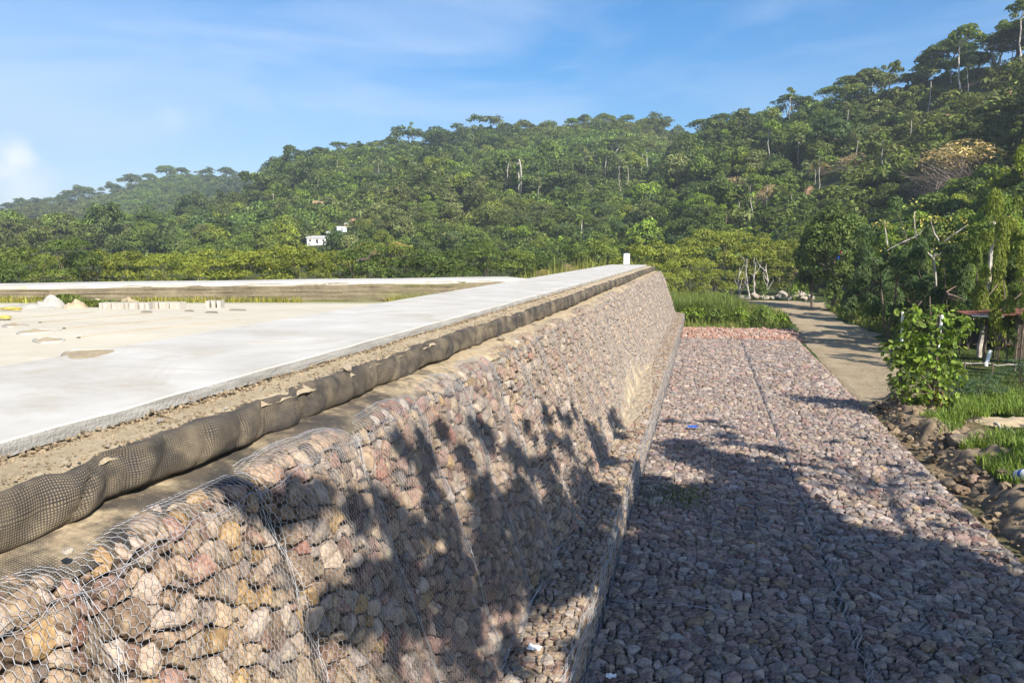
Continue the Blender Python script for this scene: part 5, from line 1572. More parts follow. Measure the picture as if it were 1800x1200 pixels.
for k, (u0, v0, u1, v1, lab) in enumerate([(1636, 715, 1656, 553, 'tall wooden stake with white painted top inside the bright shrub'), (1590, 600, 1587, 548, 'shorter white-topped stake at the left of the bright shrub'), (1662, 715, 1648, 672, 'short dark leaning stake at the foot of the bright shrub')]):
    p0, p1 = spx(u0, v0, .4) + b, spx(u1, v1, .4) + b
    if k == 1: p0 = np.array([p1[0] + .05, p1[1], .2])
    s = thing('wooden_stake', lab, 'stake', p0, group='stakes around the bright shrub')
    d = p1 - p0
    g = G(); g.tube([(0, 0, -.2), d * .62], [.05, .045], 6); link('shaft', g.mesh('stake_shaft', M_DARKBARK), s)
    g = G(); g.tube([d * .62, d * .99, d], [.05, .05, .02], 6); link('painted_top' if k < 2 else 'cut_top', g.mesh('stake_top', M_WHITE if k < 2 else M_BARK), s)
# withered orange-brown leaves and grey-green seedlings at its foot
p = at_z(1628, 712, .3); V, F, c = leaf_cloud([(0, 0, .45, .35, .35, .45), (.3, -.1, .25, .3, .3, .3)], 90, .12, rg, shape=.4, hexa=True)
t = thing('withered_plant', 'withered orange-brown leaves on a small plant below the bright shrub', 'plant', p + [0, -.5, 0]); o = mk('leaves', V, F, M_LEAF, t, tint=c); o.color = (.34, .17, .05, 1)
g = G(); g.tube(limb((0, 0, -.1), (.1, 0, .7), rg), [.02] * 6, 5); link('stem', g.mesh('withered_stem', M_DARKBARK), t)
for (u, v, w, lab) in [(1712, 712, 64, 'feathery grey-green seedling bush right of the bright shrub'), (1690, 700, 40, 'smaller feathery seedling between the bright shrub and the grey-green one'), (1795, 668, 46, 'feathery seedling bush at the right edge of the lawn'), (1585, 700, 44, 'dark leafy weed at the left foot of the bright shrub')]:
    p = at_z(u, v, .32); dist = np.linalg.norm(p - [0, 0, CAMZ]); R_ = w / FPX * dist * .5
    t = thing('feathery_bush' if 'feathery' in lab else 'leafy_weed', lab, 'bush', p)
    lob = [(rg.normal(0, R_ * .5), rg.normal(0, R_ * .5), R_ * rg.uniform(.4, 1.5), R_ * .45, R_ * .45, R_ * .22) for _ in range(14)]
    V, F, c = leaf_cloud(lob, 1300, .05, rg, shape=.3, flatn=.3); o = mk('foliage', V, F, M_LEAF, t, tint=c); o.color = (*( (.075, .125, .065) if 'grey' in lab or 'feath' in lab else GREEN['dark']), 1)
    g = G()
    for L in lob[:8]: g.tube(limb((0, 0, -.1), L[:3], rg, .06, 5), np.linspace(.02, .008, 5), 4)
    link('stems', g.mesh('seedling_stems', M_DARKBARK), t)

# ------------------------------------------------------------------ grasses
def blades(P, h, w, rng, col, cv=.25, lean=.35):
    n = len(P); a = rng.uniform(0, 6.28, n); H = h * rng.uniform(.5, 1.3, n)
    d = np.stack([np.cos(a), np.sin(a), 0 * a], 1); s = np.stack([-np.sin(a), np.cos(a), 0 * a], 1)
    ln = (lean * H * rng.uniform(.2, 1.4, n))[:, None]
    up = np.stack([0 * a, 0 * a, H], 1)
    ww = (w * rng.uniform(.6, 1.4, n))[:, None]
    V = np.stack([P - s * ww, P + s * ww, P + up * .6 + d * ln * .35 + s * ww * .7, P + up * .6 + d * ln * .35 - s * ww * .7, P + up * .95 + d * ln], 1).reshape(-1, 3)
    b_ = np.arange(n)[:, None] * 5
    t = 1.45 * np.array(col)[None] * np.exp(rng.normal(0, cv, (n, 1))) * rng.uniform(.9, 1.1, (n, 3)) * np.array([1.25, 1.05, .95])
    return V, b_ + np.array([[0, 1, 2, 3]]), b_ + np.array([[3, 2, 4]]), t
def grass(name, label, cat, spec, rng):
    VV, QQ, TT, t1, t2, o_ = [], [], [], [], [], 0
    for (P, h, w, col, lean) in spec:
        V, Q, T, t = blades(P, h, w, rng, col, lean=lean)
        VV.append(V); QQ.append(Q + o_); TT.append(T + o_); o_ += len(V); t1.append(t); t2.append(t)
    o = mk(name, np.concatenate(VV), [np.concatenate(QQ), np.concatenate(TT)], M_LEAFS, tint=np.concatenate(t1 + t2))
    return tag(o, label, cat, None, 'stuff')
gr2 = np.random.default_rng(55)
def pts(n, x0, x1, y0, y1, f=None, zoff=0):
    x = gr2.uniform(x0, x1, n); y = gr2.uniform(y0, y1, n)
    if f is not None:
        m_ = f(x, y); x, y = x[m_], y[m_]
    return np.column_stack([x, y, height(x, y) + zoff])
def rxr(y): return np.interp(y, RRy, RRx)
def rxl(y): return np.interp(y, RLy, RLx)
lawn = pts(110000, 8.5, 34, 14, 62, lambda x, y: (x > np.maximum(rxr(y) + .3 + 1.2 * vn(y * .5, x * .3, 4), 8.0 + .8 * vn(y * .4, x * 0, 7))) & (fbm(x * .5, y * .5, 9) < .60))
grass('lawn_grass', 'short green grass on the open lawn at the right', 'grass', [(lawn, .09, .018, (.062, .092, .024), .6)], gr2)
def outside_crest(x, y):
    d1 = (x - FW0[0]) * fwn[0] + (y - FW0[1]) * fwn[1] - CRESTW
    return (d1 > .1) & ~((x > -7.5) & (x < -4) & (y < YEND - 2))
bank = pts(30000, -48, -7.6, 27, 72, lambda x, y: outside_crest(x, y) & (height(x, y) > 2.4))
bank2 = pts(14000, -40, -5, 40, 92, lambda x, y: outside_crest(x, y) & (height(x, y) > -1))
grass('bank_grass', 'tall yellow-green grass on the bank behind the far wall and walkway', 'grass', [(bank[:18000], .8, .02, (.16, .17, .045), .35), (bank[18000:], 1.0, .022, (.10, .135, .03), .35), (bank2, 1.5, .03, (.13, .15, .04), .3)], gr2)
reed = pts(9000, -4.2, 3.4, YEND + .8, 80, lambda x, y: (vn(x * .6, y * .6, 5) > .25) & (x < 4.2 - (y - 66) * .15))
edge_ = pts(5000, -3.8, .6, YEND + .8, 70)
grass('reeds', 'tall fresh green reeds at the end of the stone wall', 'reeds', [(reed, 1.9, .03, (.085, .13, .03), .45), (edge_, 1.7, .03, (.095, .145, .04), .5)], gr2)
verge = pts(60000, -6, 22, 62, 118, lambda x, y: ((x > rxr(y) + .2) | (x < rxl(y) - .3)) & (vn(x * .35, y * .35, 15) > .3))
vergen = pts(9000, 5.8, 14, 54, 84, lambda x, y: (x > rxr(y) + .1))
bk = pts(12000, -1.6, 6.3, 60.3, 69, lambda x, y: x < rxl(y) - .2)
grass('verge_grass', 'rough green grass along the verges of the dirt road', 'grass', [(verge, .75, .03, (.10, .135, .035), .4), (vergen, .35, .025, (.12, .15, .04), .5), (bk, .38, .02, (.10, .155, .035), .5)], gr2)
weeds = pts(42000, 7.2, 13, 12, 33, lambda x, y: (vn(x * .8, y * .8, 31) > .40) & (fbm(x * .5, y * .5, 77) > .34 - .05 * (x - 8)), .22)
grass('ditch_weeds', 'fresh green weeds among the boulders at the edge of the stone bed', 'weeds', [(weeds, .32, .018, (.09, .15, .03), .6)], gr2)
P = np.column_stack([gr2.normal(-.55, .45, 700), gr2.normal(19.2, .55, 700), np.full(700, .05)])
grass('apron_weeds', 'small patch of low green weeds sprouting on the shaded stone bed', 'weeds', [(P, .075, .010, (.06, .10, .03), .8)], gr2)
fwg = []
for ss in gr2.uniform(0, Lw, 9000):
    p = A + fwd * ss - fwn * abs(gr2.normal(.55, .5))
    if vn(ss * .35, 0., 3) > .35: fwg.append((p[0], p[1], courtyard_z(p[1]) - .02))
grass('wall_foot_grass', 'thin yellow-green grass along the foot of the far wall', 'grass', [(np.array(fwg), .22, .02, (.13, .145, .035), .4)], gr2)

# ------------------------------------------------------------------ stones, boulders, rubbish
def boulder(name, label, cat, p, size, col, rng, group=None, sq=(1, 1, .75), sink=.25):
    import bmesh
    bm = bmesh.new(); bmesh.ops.create_icosphere(bm, subdivisions=3, radius=1)
    V = np.array([v.co[:] for v in bm.verts]); F = np.array([[v.index for v in f.verts] for f in bm.faces]); bm.free()
    for _ in range(9):       # broken planes
        n_ = rng.normal(size=3); n_ /= np.linalg.norm(n_); k_ = rng.uniform(.55, .85); d = V @ n_
        V = V - np.maximum(d - k_, 0)[:, None] * n_
    V = V * (1 + .35 * (fbm(V[:, 0] * 2.3 + V[:, 2], V[:, 1] * 2.3 - V[:, 2], int(rng.integers(99)), 4)[:, None] - .5))
    V = V * np.array(sq) * size
    o = link(name, mesh_data(name, V, [np.zeros((0, 4), int), F], M_STONE, tint=np.tile(col, (len(F), 1))), None, (p[0], p[1], p[2] + size * sq[2] * (1 - sink)), rng.uniform(0, 6.28))
    return tag(o, label, cat, group)
rb = np.random.default_rng(8)
for (u, v, w, col, lab, sq) in [(1712, 842, 28, (.45, .32, .26), 'pinkish angular boulder among the weeds right of the stone bed', (1.2, .9, .8)), (1690, 850, 30, (.36, .26, .18), 'brown boulder just left of the pinkish one', (1.1, 1, .7)), (1655, 765, 36, (.34, .27, .20), 'large tan earthy boulder in the ditch near the bright shrub', (1.2, 1, .8)), (1690, 790, 44, (.30, .245, .185), 'largest brown boulder half buried beside the stone bed', (1.5, 1.1, .8)), (1720, 782, 26, (.34, .29, .23), 'grey-brown boulder leaning on the largest one', (1, 1, .9)), (1635, 798, 20, (.42, .35, .24), 'small yellow-tan stone at the edge of the stone bed', (1.1, 1, .7)), (1600, 762, 12, (.42, .34, .27), 'fist-sized pale stone in the dark ditch', (1.2, 1, .8)), (1668, 838, 30, (.32, .25, .18), 'flat brown boulder touching the edge of the stone bed', (1.4, 1, .6)), (1738, 812, 22, (.30, .26, .21), 'dark stone in the weeds above the pinkish boulder', (1.2, 1, .7)), (1662, 740, 26, (.38, .31, .22), 'pale rounded boulder at the foot of the bright shrub', (1.2, 1, .8)), (1700, 728, 26, (.42, .32, .20), 'tan earth clod right of the withered plant', (1.6, 1, .5)), (1800, 935, 20, (.40, .31, .26), 'reddish stone cut by the right edge of the view', (1.1, 1, .8)), (1712, 740, 10, (.45, .40, .33), 'small white stone on the bare soil below the seedlings', (1.2, 1, .7)), (1614, 772, 9, (.44, .38, .3), 'little pebble-sized stone beside the stone bed, next to the yellow-tan one', (1.2, 1, .7))]:
    p = at_z(u, v, .15); sz = w / FPX * np.linalg.norm(p - [0, 0, CAMZ]) * .44
    boulder('boulder', lab, 'boulder', [p[0], p[1], float(height(p[0], p[1]))], sz, np.array(col), rb, 'boulders along the edge of the stone bed', sq)
for k, (u, v, w) in enumerate([(1280, 528, 9), (1292, 526, 8), (1304, 524, 10), (1314, 523, 9), (1326, 522, 13), (1337, 522, 10), (1346, 523, 9), (1356, 523, 9), (1368, 522, 10), (1376, 520, 14), (1388, 524, 10), (1397, 523, 11), (1407, 520, 14), (1412, 525, 10), (1420, 523, 10), (1428, 522, 8)]):
    p = at_z(u, v + 2, 0.0); sz = w / FPX * np.linalg.norm(p - [0, 0, CAMZ]) * .66
    boulder('white_boulder', f'whitish boulder, {ORD[k] if k else "first"} from the left in the row beside the road bend' if k not in (4, 9, 12) else f'{"larger" if k != 12 else "largest"} pale boulder, {ORD[k]} from the left in the row beside the road bend', 'boulder', [p[0], p[1], float(height(p[0], p[1]))], sz, np.array((.58, .53, .45)) * rb.uniform(.85, 1.1), rb, 'white boulders beside the road bend')
for (u, v, w) in [(1488, 514, 18), (1500, 518, 14), (1481, 519, 10)]:
    p = at_z(u, v, 0.1); sz = w / FPX * np.linalg.norm(p - [0, 0, CAMZ]) * .6
    boulder('verge_rock', {18: 'larger grey rock lying in the grass on the right verge', 14: 'flat grey rock just right of the larger one on the verge', 10: 'smallest grey rock at the left of the pair on the verge'}[w], 'rock', [p[0], p[1], float(height(p[0], p[1]))], sz, np.array((.46, .41, .34)), rb, None, (1.3, 1, .6))
for (u, v, w, col, lab) in [(610, 652, 11, (.55, .47, .37), 'pale angular stone lying on the soil strip near the roll edge'), (882, 598, 8, (.52, .45, .34), 'tan stone perched between the roll and the wall top'), (396, 721, 6, (.60, .55, .46), 'small white pebble on the soil strip edge'), (281, 742, 6, (.50, .48, .44), 'small grey pebble on the soil strip near the slab'), (120, 972, 9, (.60, .54, .46), 'whitish stone on the geogrid flap near the wall top'), (940, 572, 5, (.50, .42, .3), 'little stone on the far part of the soil strip'), (505, 668, 5, (.5, .43, .33), 'small stone on the middle of the soil strip'), (190, 785, 5, (.5, .44, .34), 'small stone on the near part of the soil strip')]:
    zz = CAMZ - (1.74 if v > 900 or (u, v) == (882, 598) else 1.38)
    p = at_z(u, v, zz); sz = w / FPX * np.linalg.norm(p - [0, 0, CAMZ]) * .9
    boulder('loose_stone', lab, 'stone', p, sz, np.array(col), rb, 'loose stones on the soil strip', (1.2, .9, .75), .3)
# gravel along the ragged underside of the slab and on the strip
g = G()
def icos():
    import bmesh
    bm = bmesh.new(); bmesh.ops.create_icosphere(bm, subdivisions=1, radius=1)
    V = np.array([v.co[:] for v in bm.verts]); F = np.array([[v.index for v in f.verts] for f in bm.faces]); bm.free(); return V, F
IV, IF = icos()
Vs, Fs, Ts = [], [], []; o_ = 0
for k in range(5200):
    y = 2.5 + 26 * rb.random() ** 1.6
    if k < 2600:
        x = SLX1 + .02 + abs(rb.normal(0, .035)); z = CAMZ - 1.25 - .115 - .015 + rb.normal(0, .02); s_ = rb.uniform(.006, .02)
    else:
        x = rb.uniform(SLX1 + .03, -3.98); z = CAMZ - 1.385 + .045 * (fbm(x * 3, y * 1.4, 4) - .5); s_ = rb.uniform(.004, .014) * (2 if rb.random() < .06 else 1)
    v_ = IV * (1 + rb.normal(0, .18, (12, 1)) if len(IV) == 12 else 1 + rb.normal(0, .15, (len(IV), 1))) * s_ * np.array([1.1, 1.1, .8]) + [x, y, z]
    Vs.append(v_); Fs.append(IF + o_); o_ += len(v_); c = np.array((.42, .34, .23)) * rb.uniform(.6, 1.4); Ts.append(np.tile(c, (len(IF), 1)))
o = mk('gravel', np.concatenate(Vs), [np.zeros((0, 4), int), np.concatenate(Fs)], M_STONE, tint=np.clip(np.concatenate(Ts), 0, .7)); o['kind'] = 'stuff'; o['label'] = 'gravel and small pebbles along the ragged slab edge'; o['category'] = 'gravel'
yb_ = np.arange(12, 34.5, .12); tb2 = np.linspace(0, 1, 30)
YB = np.repeat(yb_[:, None], 30, 1); XB = 6.12 + tb2[None] * (2.7 + .5 * np.sin(YB * .6))
prof_ = np.sin(np.clip((tb2 - .12) / .88, 0, 1) * math.pi) ** .8
ZB = -.22 + prof_[None] * (.62 + .35 * (vn(YB * .8, XB * .3, 5) - .5)) + .5 * (fbm(XB * 1.7, YB * 1.7, 61, 4) - .5) * (.35 + prof_[None]) + .30 * (fbm(XB * 4.5, YB * 4.5, 62, 4) - .5) + .18 * tb2[None]
ZB -= .35 * np.clip((yb_ - 31.5) / 3, 0, 1)[:, None] + .12 * (tb2 > .99)[None]
o = mk('earth_bank', np.stack([XB, YB, ZB], -1).reshape(-1, 3), grid_faces(len(yb_), 30), M_CLOD, smooth=True); tag(o, None, None, None, 'structure')
Vs, Fs, Ts = [], [], []; o_ = 0
for k in range(750):
    y = rb.uniform(12, 33); x = 6.15 + abs(rb.normal(.9, .8)); z = float(np.interp(x, [6.1, 6.6, 7.5, 9], [-.15, .15, .35, .2])) + rb.normal(0, .08); s_ = .025 + .12 * rb.random() ** 3
    v_ = IV * (1 + rb.normal(0, .2, (len(IV), 1))) * s_ * np.array([1.2, 1, .8]) + [x, y, z]
    Vs.append(v_); Fs.append(IF + o_); o_ += len(v_); c = np.array((.30, .235, .155)) * rb.uniform(.5, 1.5); Ts.append(np.tile(c, (len(IF), 1)))
o = mk('clods', np.concatenate(Vs), [np.zeros((0, 4), int), np.concatenate(Fs)], M_STONE, tint=np.clip(np.concatenate(Ts), 0, .7)); tag(o, 'loose clods and small stones along the earth bank', 'clods', None, 'stuff')
# sand washed down over the foot of the wall and the ledge
ya = np.linspace(20, 40, 200); ta = np.linspace(0, 1, 26)
hgt_ = np.clip(.02 + .85 * np.exp(-((ya - 29) / 4.5) ** 2), 0, 2)
rows = []
for i, y in enumerate(ya):
    for q, t_ in enumerate(ta):
        top = hgt_[i] * (.7 + .6 * vn(y * .45, 0., 7)); edge_o = .08 + .50 * math.exp(-((y - 28) / 5) ** 2)
        if t_ < .5:
            kz = t_ / .5; z = .82 + top * (1 - kz); x = -2.33 - .33 * (z - .8) + .012 + .07 * math.sin(kz * 3.14) * kz
        else:
            kz = (t_ - .5) / .5; x = -2.30 + edge_o * kz; z = .865 - .03 * kz
        lift = .15 * (fbm(y * 3.4, t_ * 9, 9, 4) - .56) - .05 * (t_ == 1) - .08 * (t_ == 0)
        rows.append((x + lift + .02, y, z + lift))
o = mk('washed_sand', np.array(rows), grid_faces(len(ya), len(ta))[:, ::-1], M_WASH, smooth=True); tag(o, 'tan sand washed down over the wall foot and ledge', 'sand', None, 'stuff')
# soil mound, dark heap, roof, table, pipe and rail on the right lawn
def heap(name, label, cat, p, rx, ry, h, mat_, seed, sub=None):
    n = 26; a = np.linspace(-1, 1, n); A_, B_ = np.meshgrid(a, a, indexing='ij'); q = np.sqrt(A_ ** 2 + B_ ** 2)
    z = h * np.clip(1 - q * (.75 + .5 * vn(A_ * 1.6 + seed, B_ * 1.6, seed + 7)), 0, 1) ** .9 * (.5 + 1.0 * fbm(A_ * 2.4 + seed, B_ * 2.4, seed)) + .35 * h * (fbm(A_ * 6, B_ * 6, seed + 3) - .5) * (q < .95) - .12 * (q > .97)
    o = mk(name, np.stack([A_ * rx, B_ * ry, z], -1).reshape(-1, 3), grid_faces(n, n), mat_, loc=p, smooth=True)
    return tag(o, label, cat)
p = at_z(1700, 590, .3); heap('soil_mound', 'brown soil mound behind the lawn left of the red roof', 'soil heap', p + [0, 1.5, -.1], 2.0, 1.6, 1.6, M_SOIL, 4)
p = at_z(1738, 600, .3); heap('dark_heap', 'dark grey heap under cover beside the red roof', 'heap', p + [0, 1.2, -.1], 1.7, 1.4, 2.0, M_DARK, 9)
p = at_z(1722, 742, .3); heap('soil_mound', 'low bank of bare tan soil in front of the feathery seedlings', 'soil heap', p + [.6, .0, -.15], 2.2, .7, .45, M_SOIL, 14)
b = at_z(1775, 640, .3)
def rp(u, v, dy=0): d = ray(u, v); return np.array([0, 0, CAMZ]) + d * ((b[1] + dy) / d[1]) - b
t = thing('open_shed', 'open shed with low red sheet roof on the right edge of the lawn', 'shed', b)
pA, pB = rp(1712, 556), rp(1840, 552)
g = G(); V = []
for (p_, dz) in ((pA, 0), (pB, .05)):
    for dy_ in (0, 3.0): V.append(p_ + [0, dy_, dz + dy_ * .015])
V = np.array(V); V = np.vstack([V, V - [0, 0, .03]])
g.add(V, [[0, 2, 3, 1], [4, 5, 7, 6], [0, 4, 6, 2], [1, 3, 7, 5], [0, 1, 5, 4], [2, 6, 7, 3]]); link('roof', g.mesh('shed_roof', M_RED), t)
g = G(); pc, pd = rp(1708, 555, -.1), rp(1764, 557, -.1); g.tube([pc, pd], .035, 6); link('roof_batten', g.mesh('batten', M_WHITE), t)
for (u, dy_) in ((1790, .3), (1735, 2.8), (1840, .2), (1800, 2.8)):
    tp = rp(u, 557, dy_); g = G(); g.tube([(tp[0], tp[1], -.4), tp], .07, 6); link('post', g.mesh('shed_post', M_DARKBARK), t)
g = G(); c_ = rp(1800, 600, 1.6); g.box((c_[0] + .9, c_[1] + 1.6, 1.0), (1.5, .12, 2.2), 0); link('back_wall', g.mesh('shed_wall', M_DARK), t)
p = at_z(1766, 632, .3)
t = thing('work_table', 'low dark table standing on the lawn beside the shed', 'table', p)
g = G(); g.box((0, 0, .62), (1.1, .6, .06)); link('tabletop', g.mesh('tabletop', M_DARK), t)
for sx in (-.48, .48):
    for sy in (-.24, .24):
        g = G(); g.box((sx, sy, .29), (.06, .06, .62)); link('leg', g.mesh('table_leg', M_DARK), t)
for k, (dx, s_, col, lab) in enumerate([(.15, .16, (.55, .36, .2), 'orange-tan bundle on the low dark table'), (.42, .12, (.6, .5, .4), 'smaller pale bundle at the right end of the low dark table')]):
    boulder('cloth_bundle', lab, 'bundle', p + [dx, 0, .65], s_, np.array(col), rb, None, (1.5, 1, .7), .05)
p0 = at_z(1733, 640, .3); p1 = p0 + np.array([.22, .2, .62])
t = thing('white_pipe', 'short white plastic pipe leaning on the rail across the lawn', 'pipe', p0)
g = G(); g.tube([(0, 0, -.1), p1 - p0], .09, 12); link('pipe_body', g.mesh('pipe_body', M_WHITE), t)
g = G(); g.tube([(p1 - p0) * .99, (p1 - p0) * 1.06], .10, 12); link('pipe_collar', g.mesh('pipe_collar', M_WHITE), t)
p0 = at_z(1690, 648, .3); p1 = at_z(1800, 652, .3)
t = thing('pole_rail', 'thin pale pole rail lying across the lawn in front of the table', 'rail', p0)
g = G(); g.tube(limb((0, 0, .28), p1 - p0 + [0, 0, .28], rg, .003, 8), .03, 6); link('rail', g.mesh('rail_pole', M_BARK), t)
for f_ in (.05, .5, .95):
    q = (p1 - p0) * f_; g = G(); g.tube([(q[0], q[1], -.2), (q[0], q[1], .36)], .035, 6); link('rail_post', g.mesh('rail_post', M_DARKBARK), t)
# fallen branch on the lawn edge
p0 = at_z(1748, 745, .42); p1 = at_z(1815, 772, .42)
t = thing('fallen_branch', 'long pale fallen branch on the grass at the right edge', 'branch', p0); g = G(); g.tube(limb((0, 0, .02), p1 - p0, rg, .03, 9), np.linspace(.045, .03, 9), 6); link('branch_wood', g.mesh('branch_wood', M_BARK), t)
# white and blue plastic jug
p = at_z(1786, 848, .32); t = thing('plastic_jug', 'white plastic jug with a blue band lying in the weeds at the right edge', 'jug', p)
def lathe(prof, n=16):
    a = np.arange(n) / n * 6.2832; V = np.array([[r_ * math.cos(t_), r_ * math.sin(t_), z_] for r_, z_ in prof for t_ in a]); F = []
    for i in range(len(prof) - 1):
        for k in range(n): F.append([i * n + k, i * n + (k + 1) % n, (i + 1) * n + (k + 1) % n, (i + 1) * n + k])
    return V, F
def lay(V, a=1.25, rz=.7):
    V = np.asarray(V); c, s_ = math.cos(a), math.sin(a); V = np.stack([V[:, 0], V[:, 1] * c - V[:, 2] * s_, V[:, 1] * s_ + V[:, 2] * c], 1); c, s_ = math.cos(rz), math.sin(rz); return np.stack([V[:, 0] * c - V[:, 1] * s_, V[:, 0] * s_ + V[:, 1] * c, V[:, 2]], 1) + [0, 0, .15]
V, F = lathe([(.001, 0), (.15, 0), (.165, .02), (.165, .3), (.14, .36), (.05, .41), (.045, .45)]); mk('body', lay(V), np.array(F), M_WHITE, t, smooth=True)
V, F = lathe([(.166, .12), (.168, .125), (.168, .2), (.166, .205)]); mk('blue_band', lay(V), np.array(F), M_BLUE, t, smooth=True)
V, F = lathe([(.001, .475), (.045, .475), (.05, .465), (.05, .43)]); mk('cap', lay(V), np.array(F), M_BLUE, t, smooth=True)
# litter
def crumple(name, label, cat, p, s_, mat_, seed):
    n = 9; a = np.linspace(-1, 1, n); A_, B_ = np.meshgrid(a, a, indexing='ij')
    z = .5 * np.abs(fbm(A_ * 1.4 + seed, B_ * 1.4, seed) - .4) + .25 * (fbm(A_ * 3, B_ * 3, seed) - .5) + .1
    o = mk(name, np.stack([A_ * s_, B_ * s_ * .7, z * s_ * 2], -1).reshape(-1, 3), grid_faces(n, n), mat_, loc=p)
    return tag(o, label, cat)
crumple('plastic_scrap', 'dark blue plastic scrap lying on the stone bed beside the ledge', 'litter', at_z(1217, 752, .08), .16, M_BLUE, 3)
crumple('paper_scrap', 'white paper scrap lying on the near part of the ledge', 'litter', at_z(939, 1141, .86), .09, M_WHITE, 5)
crumple('paper_scrap', 'tiny white paper scrap on the shaded stones at the bottom', 'litter', at_z(1074, 1190, .08), .07, M_WHITE, 8)
# laundry by the dark tree
b = on_ground(1474, 447, 82); d = ray(1474, 447); p = np.array([0, 0, CAMZ]) + d / math.hypot(d[0], d[1]) * 79
for (dz, col, lab) in ((-.15, M_BLUE, 'blue and white cloth hanging in the dark tree by the road'), (.32, M_RED, 'small red cloth hanging just above the blue one')):
    n = 8; a = np.linspace(0, 1, n); A_, B_ = np.meshgrid(a, a, indexing='ij')
    o = mk('hanging_cloth', np.stack([(A_ - .5) * .2, .05 * np.sin(A_ * 9), -B_ * .3 + .03 * np.sin(A_ * 7 + B_ * 3)], -1).reshape(-1, 3), grid_faces(n, n), col, loc=p + [.2 * (dz > 0), 0, dz]); tag(o, lab, 'cloth', 'laundry hanging by the road')

# ------------------------------------------------------------------ things in the courtyard
def cpt(zx, zy): return at_court(zx * .2333, 490 + zy * .2333)
p = cpt(262, 215); heap('sand_heap', 'pointed grey sand heap in the courtyard before the far wall', 'sand heap', p + [0, .6, -.02], .40, .4, .34, M_GREYSAND, 3)
p = cpt(420, 225); heap('soil_heap', 'lumpy brown soil heap right of the grey sand heap', 'soil heap', p + [0, .7, -.02], .32, .35, .22, M_SOIL, 6)
p = cpt(550, 215); heap('soil_heap', 'small rounded soil heap with weeds near the far wall', 'soil heap', p + [0, .9, -.02], .26, .3, .26, M_SOIL, 11)
p = cpt(800, 212); heap('soil_heap', 'low flat soil heap behind the row of blocks', 'soil heap', p + [0, .9, -.02], .5, .4, .22, M_SOIL, 17)
p = cpt(120, 222); heap('soil_heap', 'broad low sand spread left of the grey heap', 'soil heap', p + [0, .4, -.02], .8, .4, .12, M_GREYSAND, 19)
hw_ = []
for k in range(2600):
    p = cpt(640, 212) + np.array([rb.normal(0, .42), abs(rb.normal(.3, .3)), 0]); hw_.append((p[0], p[1], float(courtyard_z(p[1])) + .1 * rb.random()))
for k in range(1500):
    p = cpt(330, 190) + np.array([rb.normal(0, .2), .9 + rb.normal(0, .12), 0]); hw_.append((p[0], p[1], float(courtyard_z(p[1])) + .2 * rb.random()))
grass('heap_weeds', 'green weeds growing over the soil heaps in the courtyard', 'weeds', [(np.array(hw_), .12, .02, (.075, .11, .03), .8)], gr2)
# hollow blocks laid in a row
def block(p, rz, sc_, lab, grp):
    t = thing('concrete_block', lab, 'block', p, rz, sc_, grp)
    g = G()
    g.box((0, -.034, .09), (.38, .016, .18)); g.box((0, .034, .09), (.38, .016, .18))
    for x in (-.178, 0, .178): g.box((x, 0, .09), (.024, .052, .176))
    link('block_shell', g.mesh('block_shell', M_BLOCK), t)
    g = G(); g.box((0, 0, .03), (.33, .05, .012)); link('block_web', g.mesh('block_web', M_BLOCK), t)
    return t
zx = np.concatenate([np.linspace(785, 950, 8), np.linspace(985, 1195, 10), np.linspace(1232, 1365, 6)])
for k, x in enumerate(zx):
    p = cpt(x, 228 - (k > 14) * 6); p[2] = float(courtyard_z(p[1]))
    block(p, 1.45 + .35 + rb.normal(0, .10), 1.0, f'grey hollow concrete block, {ORD[k] if 0 < k < 20 else ("first" if k == 0 else ORD[24 - k - 1] if k < 23 else "last")} from the {"left" if k < 20 else "right"} in the row', 'hollow blocks in a row in the courtyard')
for k, (x, nm) in enumerate([(1580, 'left'), (1622, 'middle'), (1664, 'right')]):
    p = cpt(x, 216); p[2] = float(courtyard_z(p[1]))
    block(p, 1.9, 1.15, f'large pale block standing apart from the row, {nm} of three', 'large pale blocks right of the row')
# yellow hose coils and small drain slots
M_YEL = flat('yellow_plastic', (.40, .33, .08), .5, .15, 5)
for (zx_, zy_, s_, lab) in [(85, 245, .22, 'yellow hose heaped in a loose coil left of the sand heap'), (15, 310, .15, 'short yellow hose end at the left edge of the courtyard')]:
    p = cpt(zx_, zy_); a = np.linspace(0, 6.28 * 4, 90)
    P = np.column_stack([np.cos(a) * s_ * (1 + .3 * np.sin(a * .37)), np.sin(a) * s_ * .7 * (1 + .2 * np.cos(a * .6)), .04 + .1 * (1 + np.sin(a * .8)) * s_])
    g = G(); g.tube(P, .014, 6); o = link('yellow_hose', g.mesh('yellow_hose', M_YEL), None, p); tag(o, lab, 'hose')
for (zx_, zy_, w, lab) in [(1425, 247, .10, 'dark square drain slot in the pale paving right of the block row'), (1790, 240, .22, 'long dark slot in the paving far right'), (1105, 255, .12, 'small brown soil scrap on the paving before the blocks'), (1595, 258, .14, 'dark low slot between the paving lanes')]:
    p = cpt(zx_, zy_); g = G(); g.box((0, 0, .015), (w * 2, .12, .03), .1, tint=(.26, .23, .18)); g.box((0, 0, .033), (w * 1.7, .07, .012), .1, tint=(.05, .05, .05)); o = link('drain_slot', g.mesh('drain_slot', M_PAINTS), None, p); tag(o, lab, 'drain')

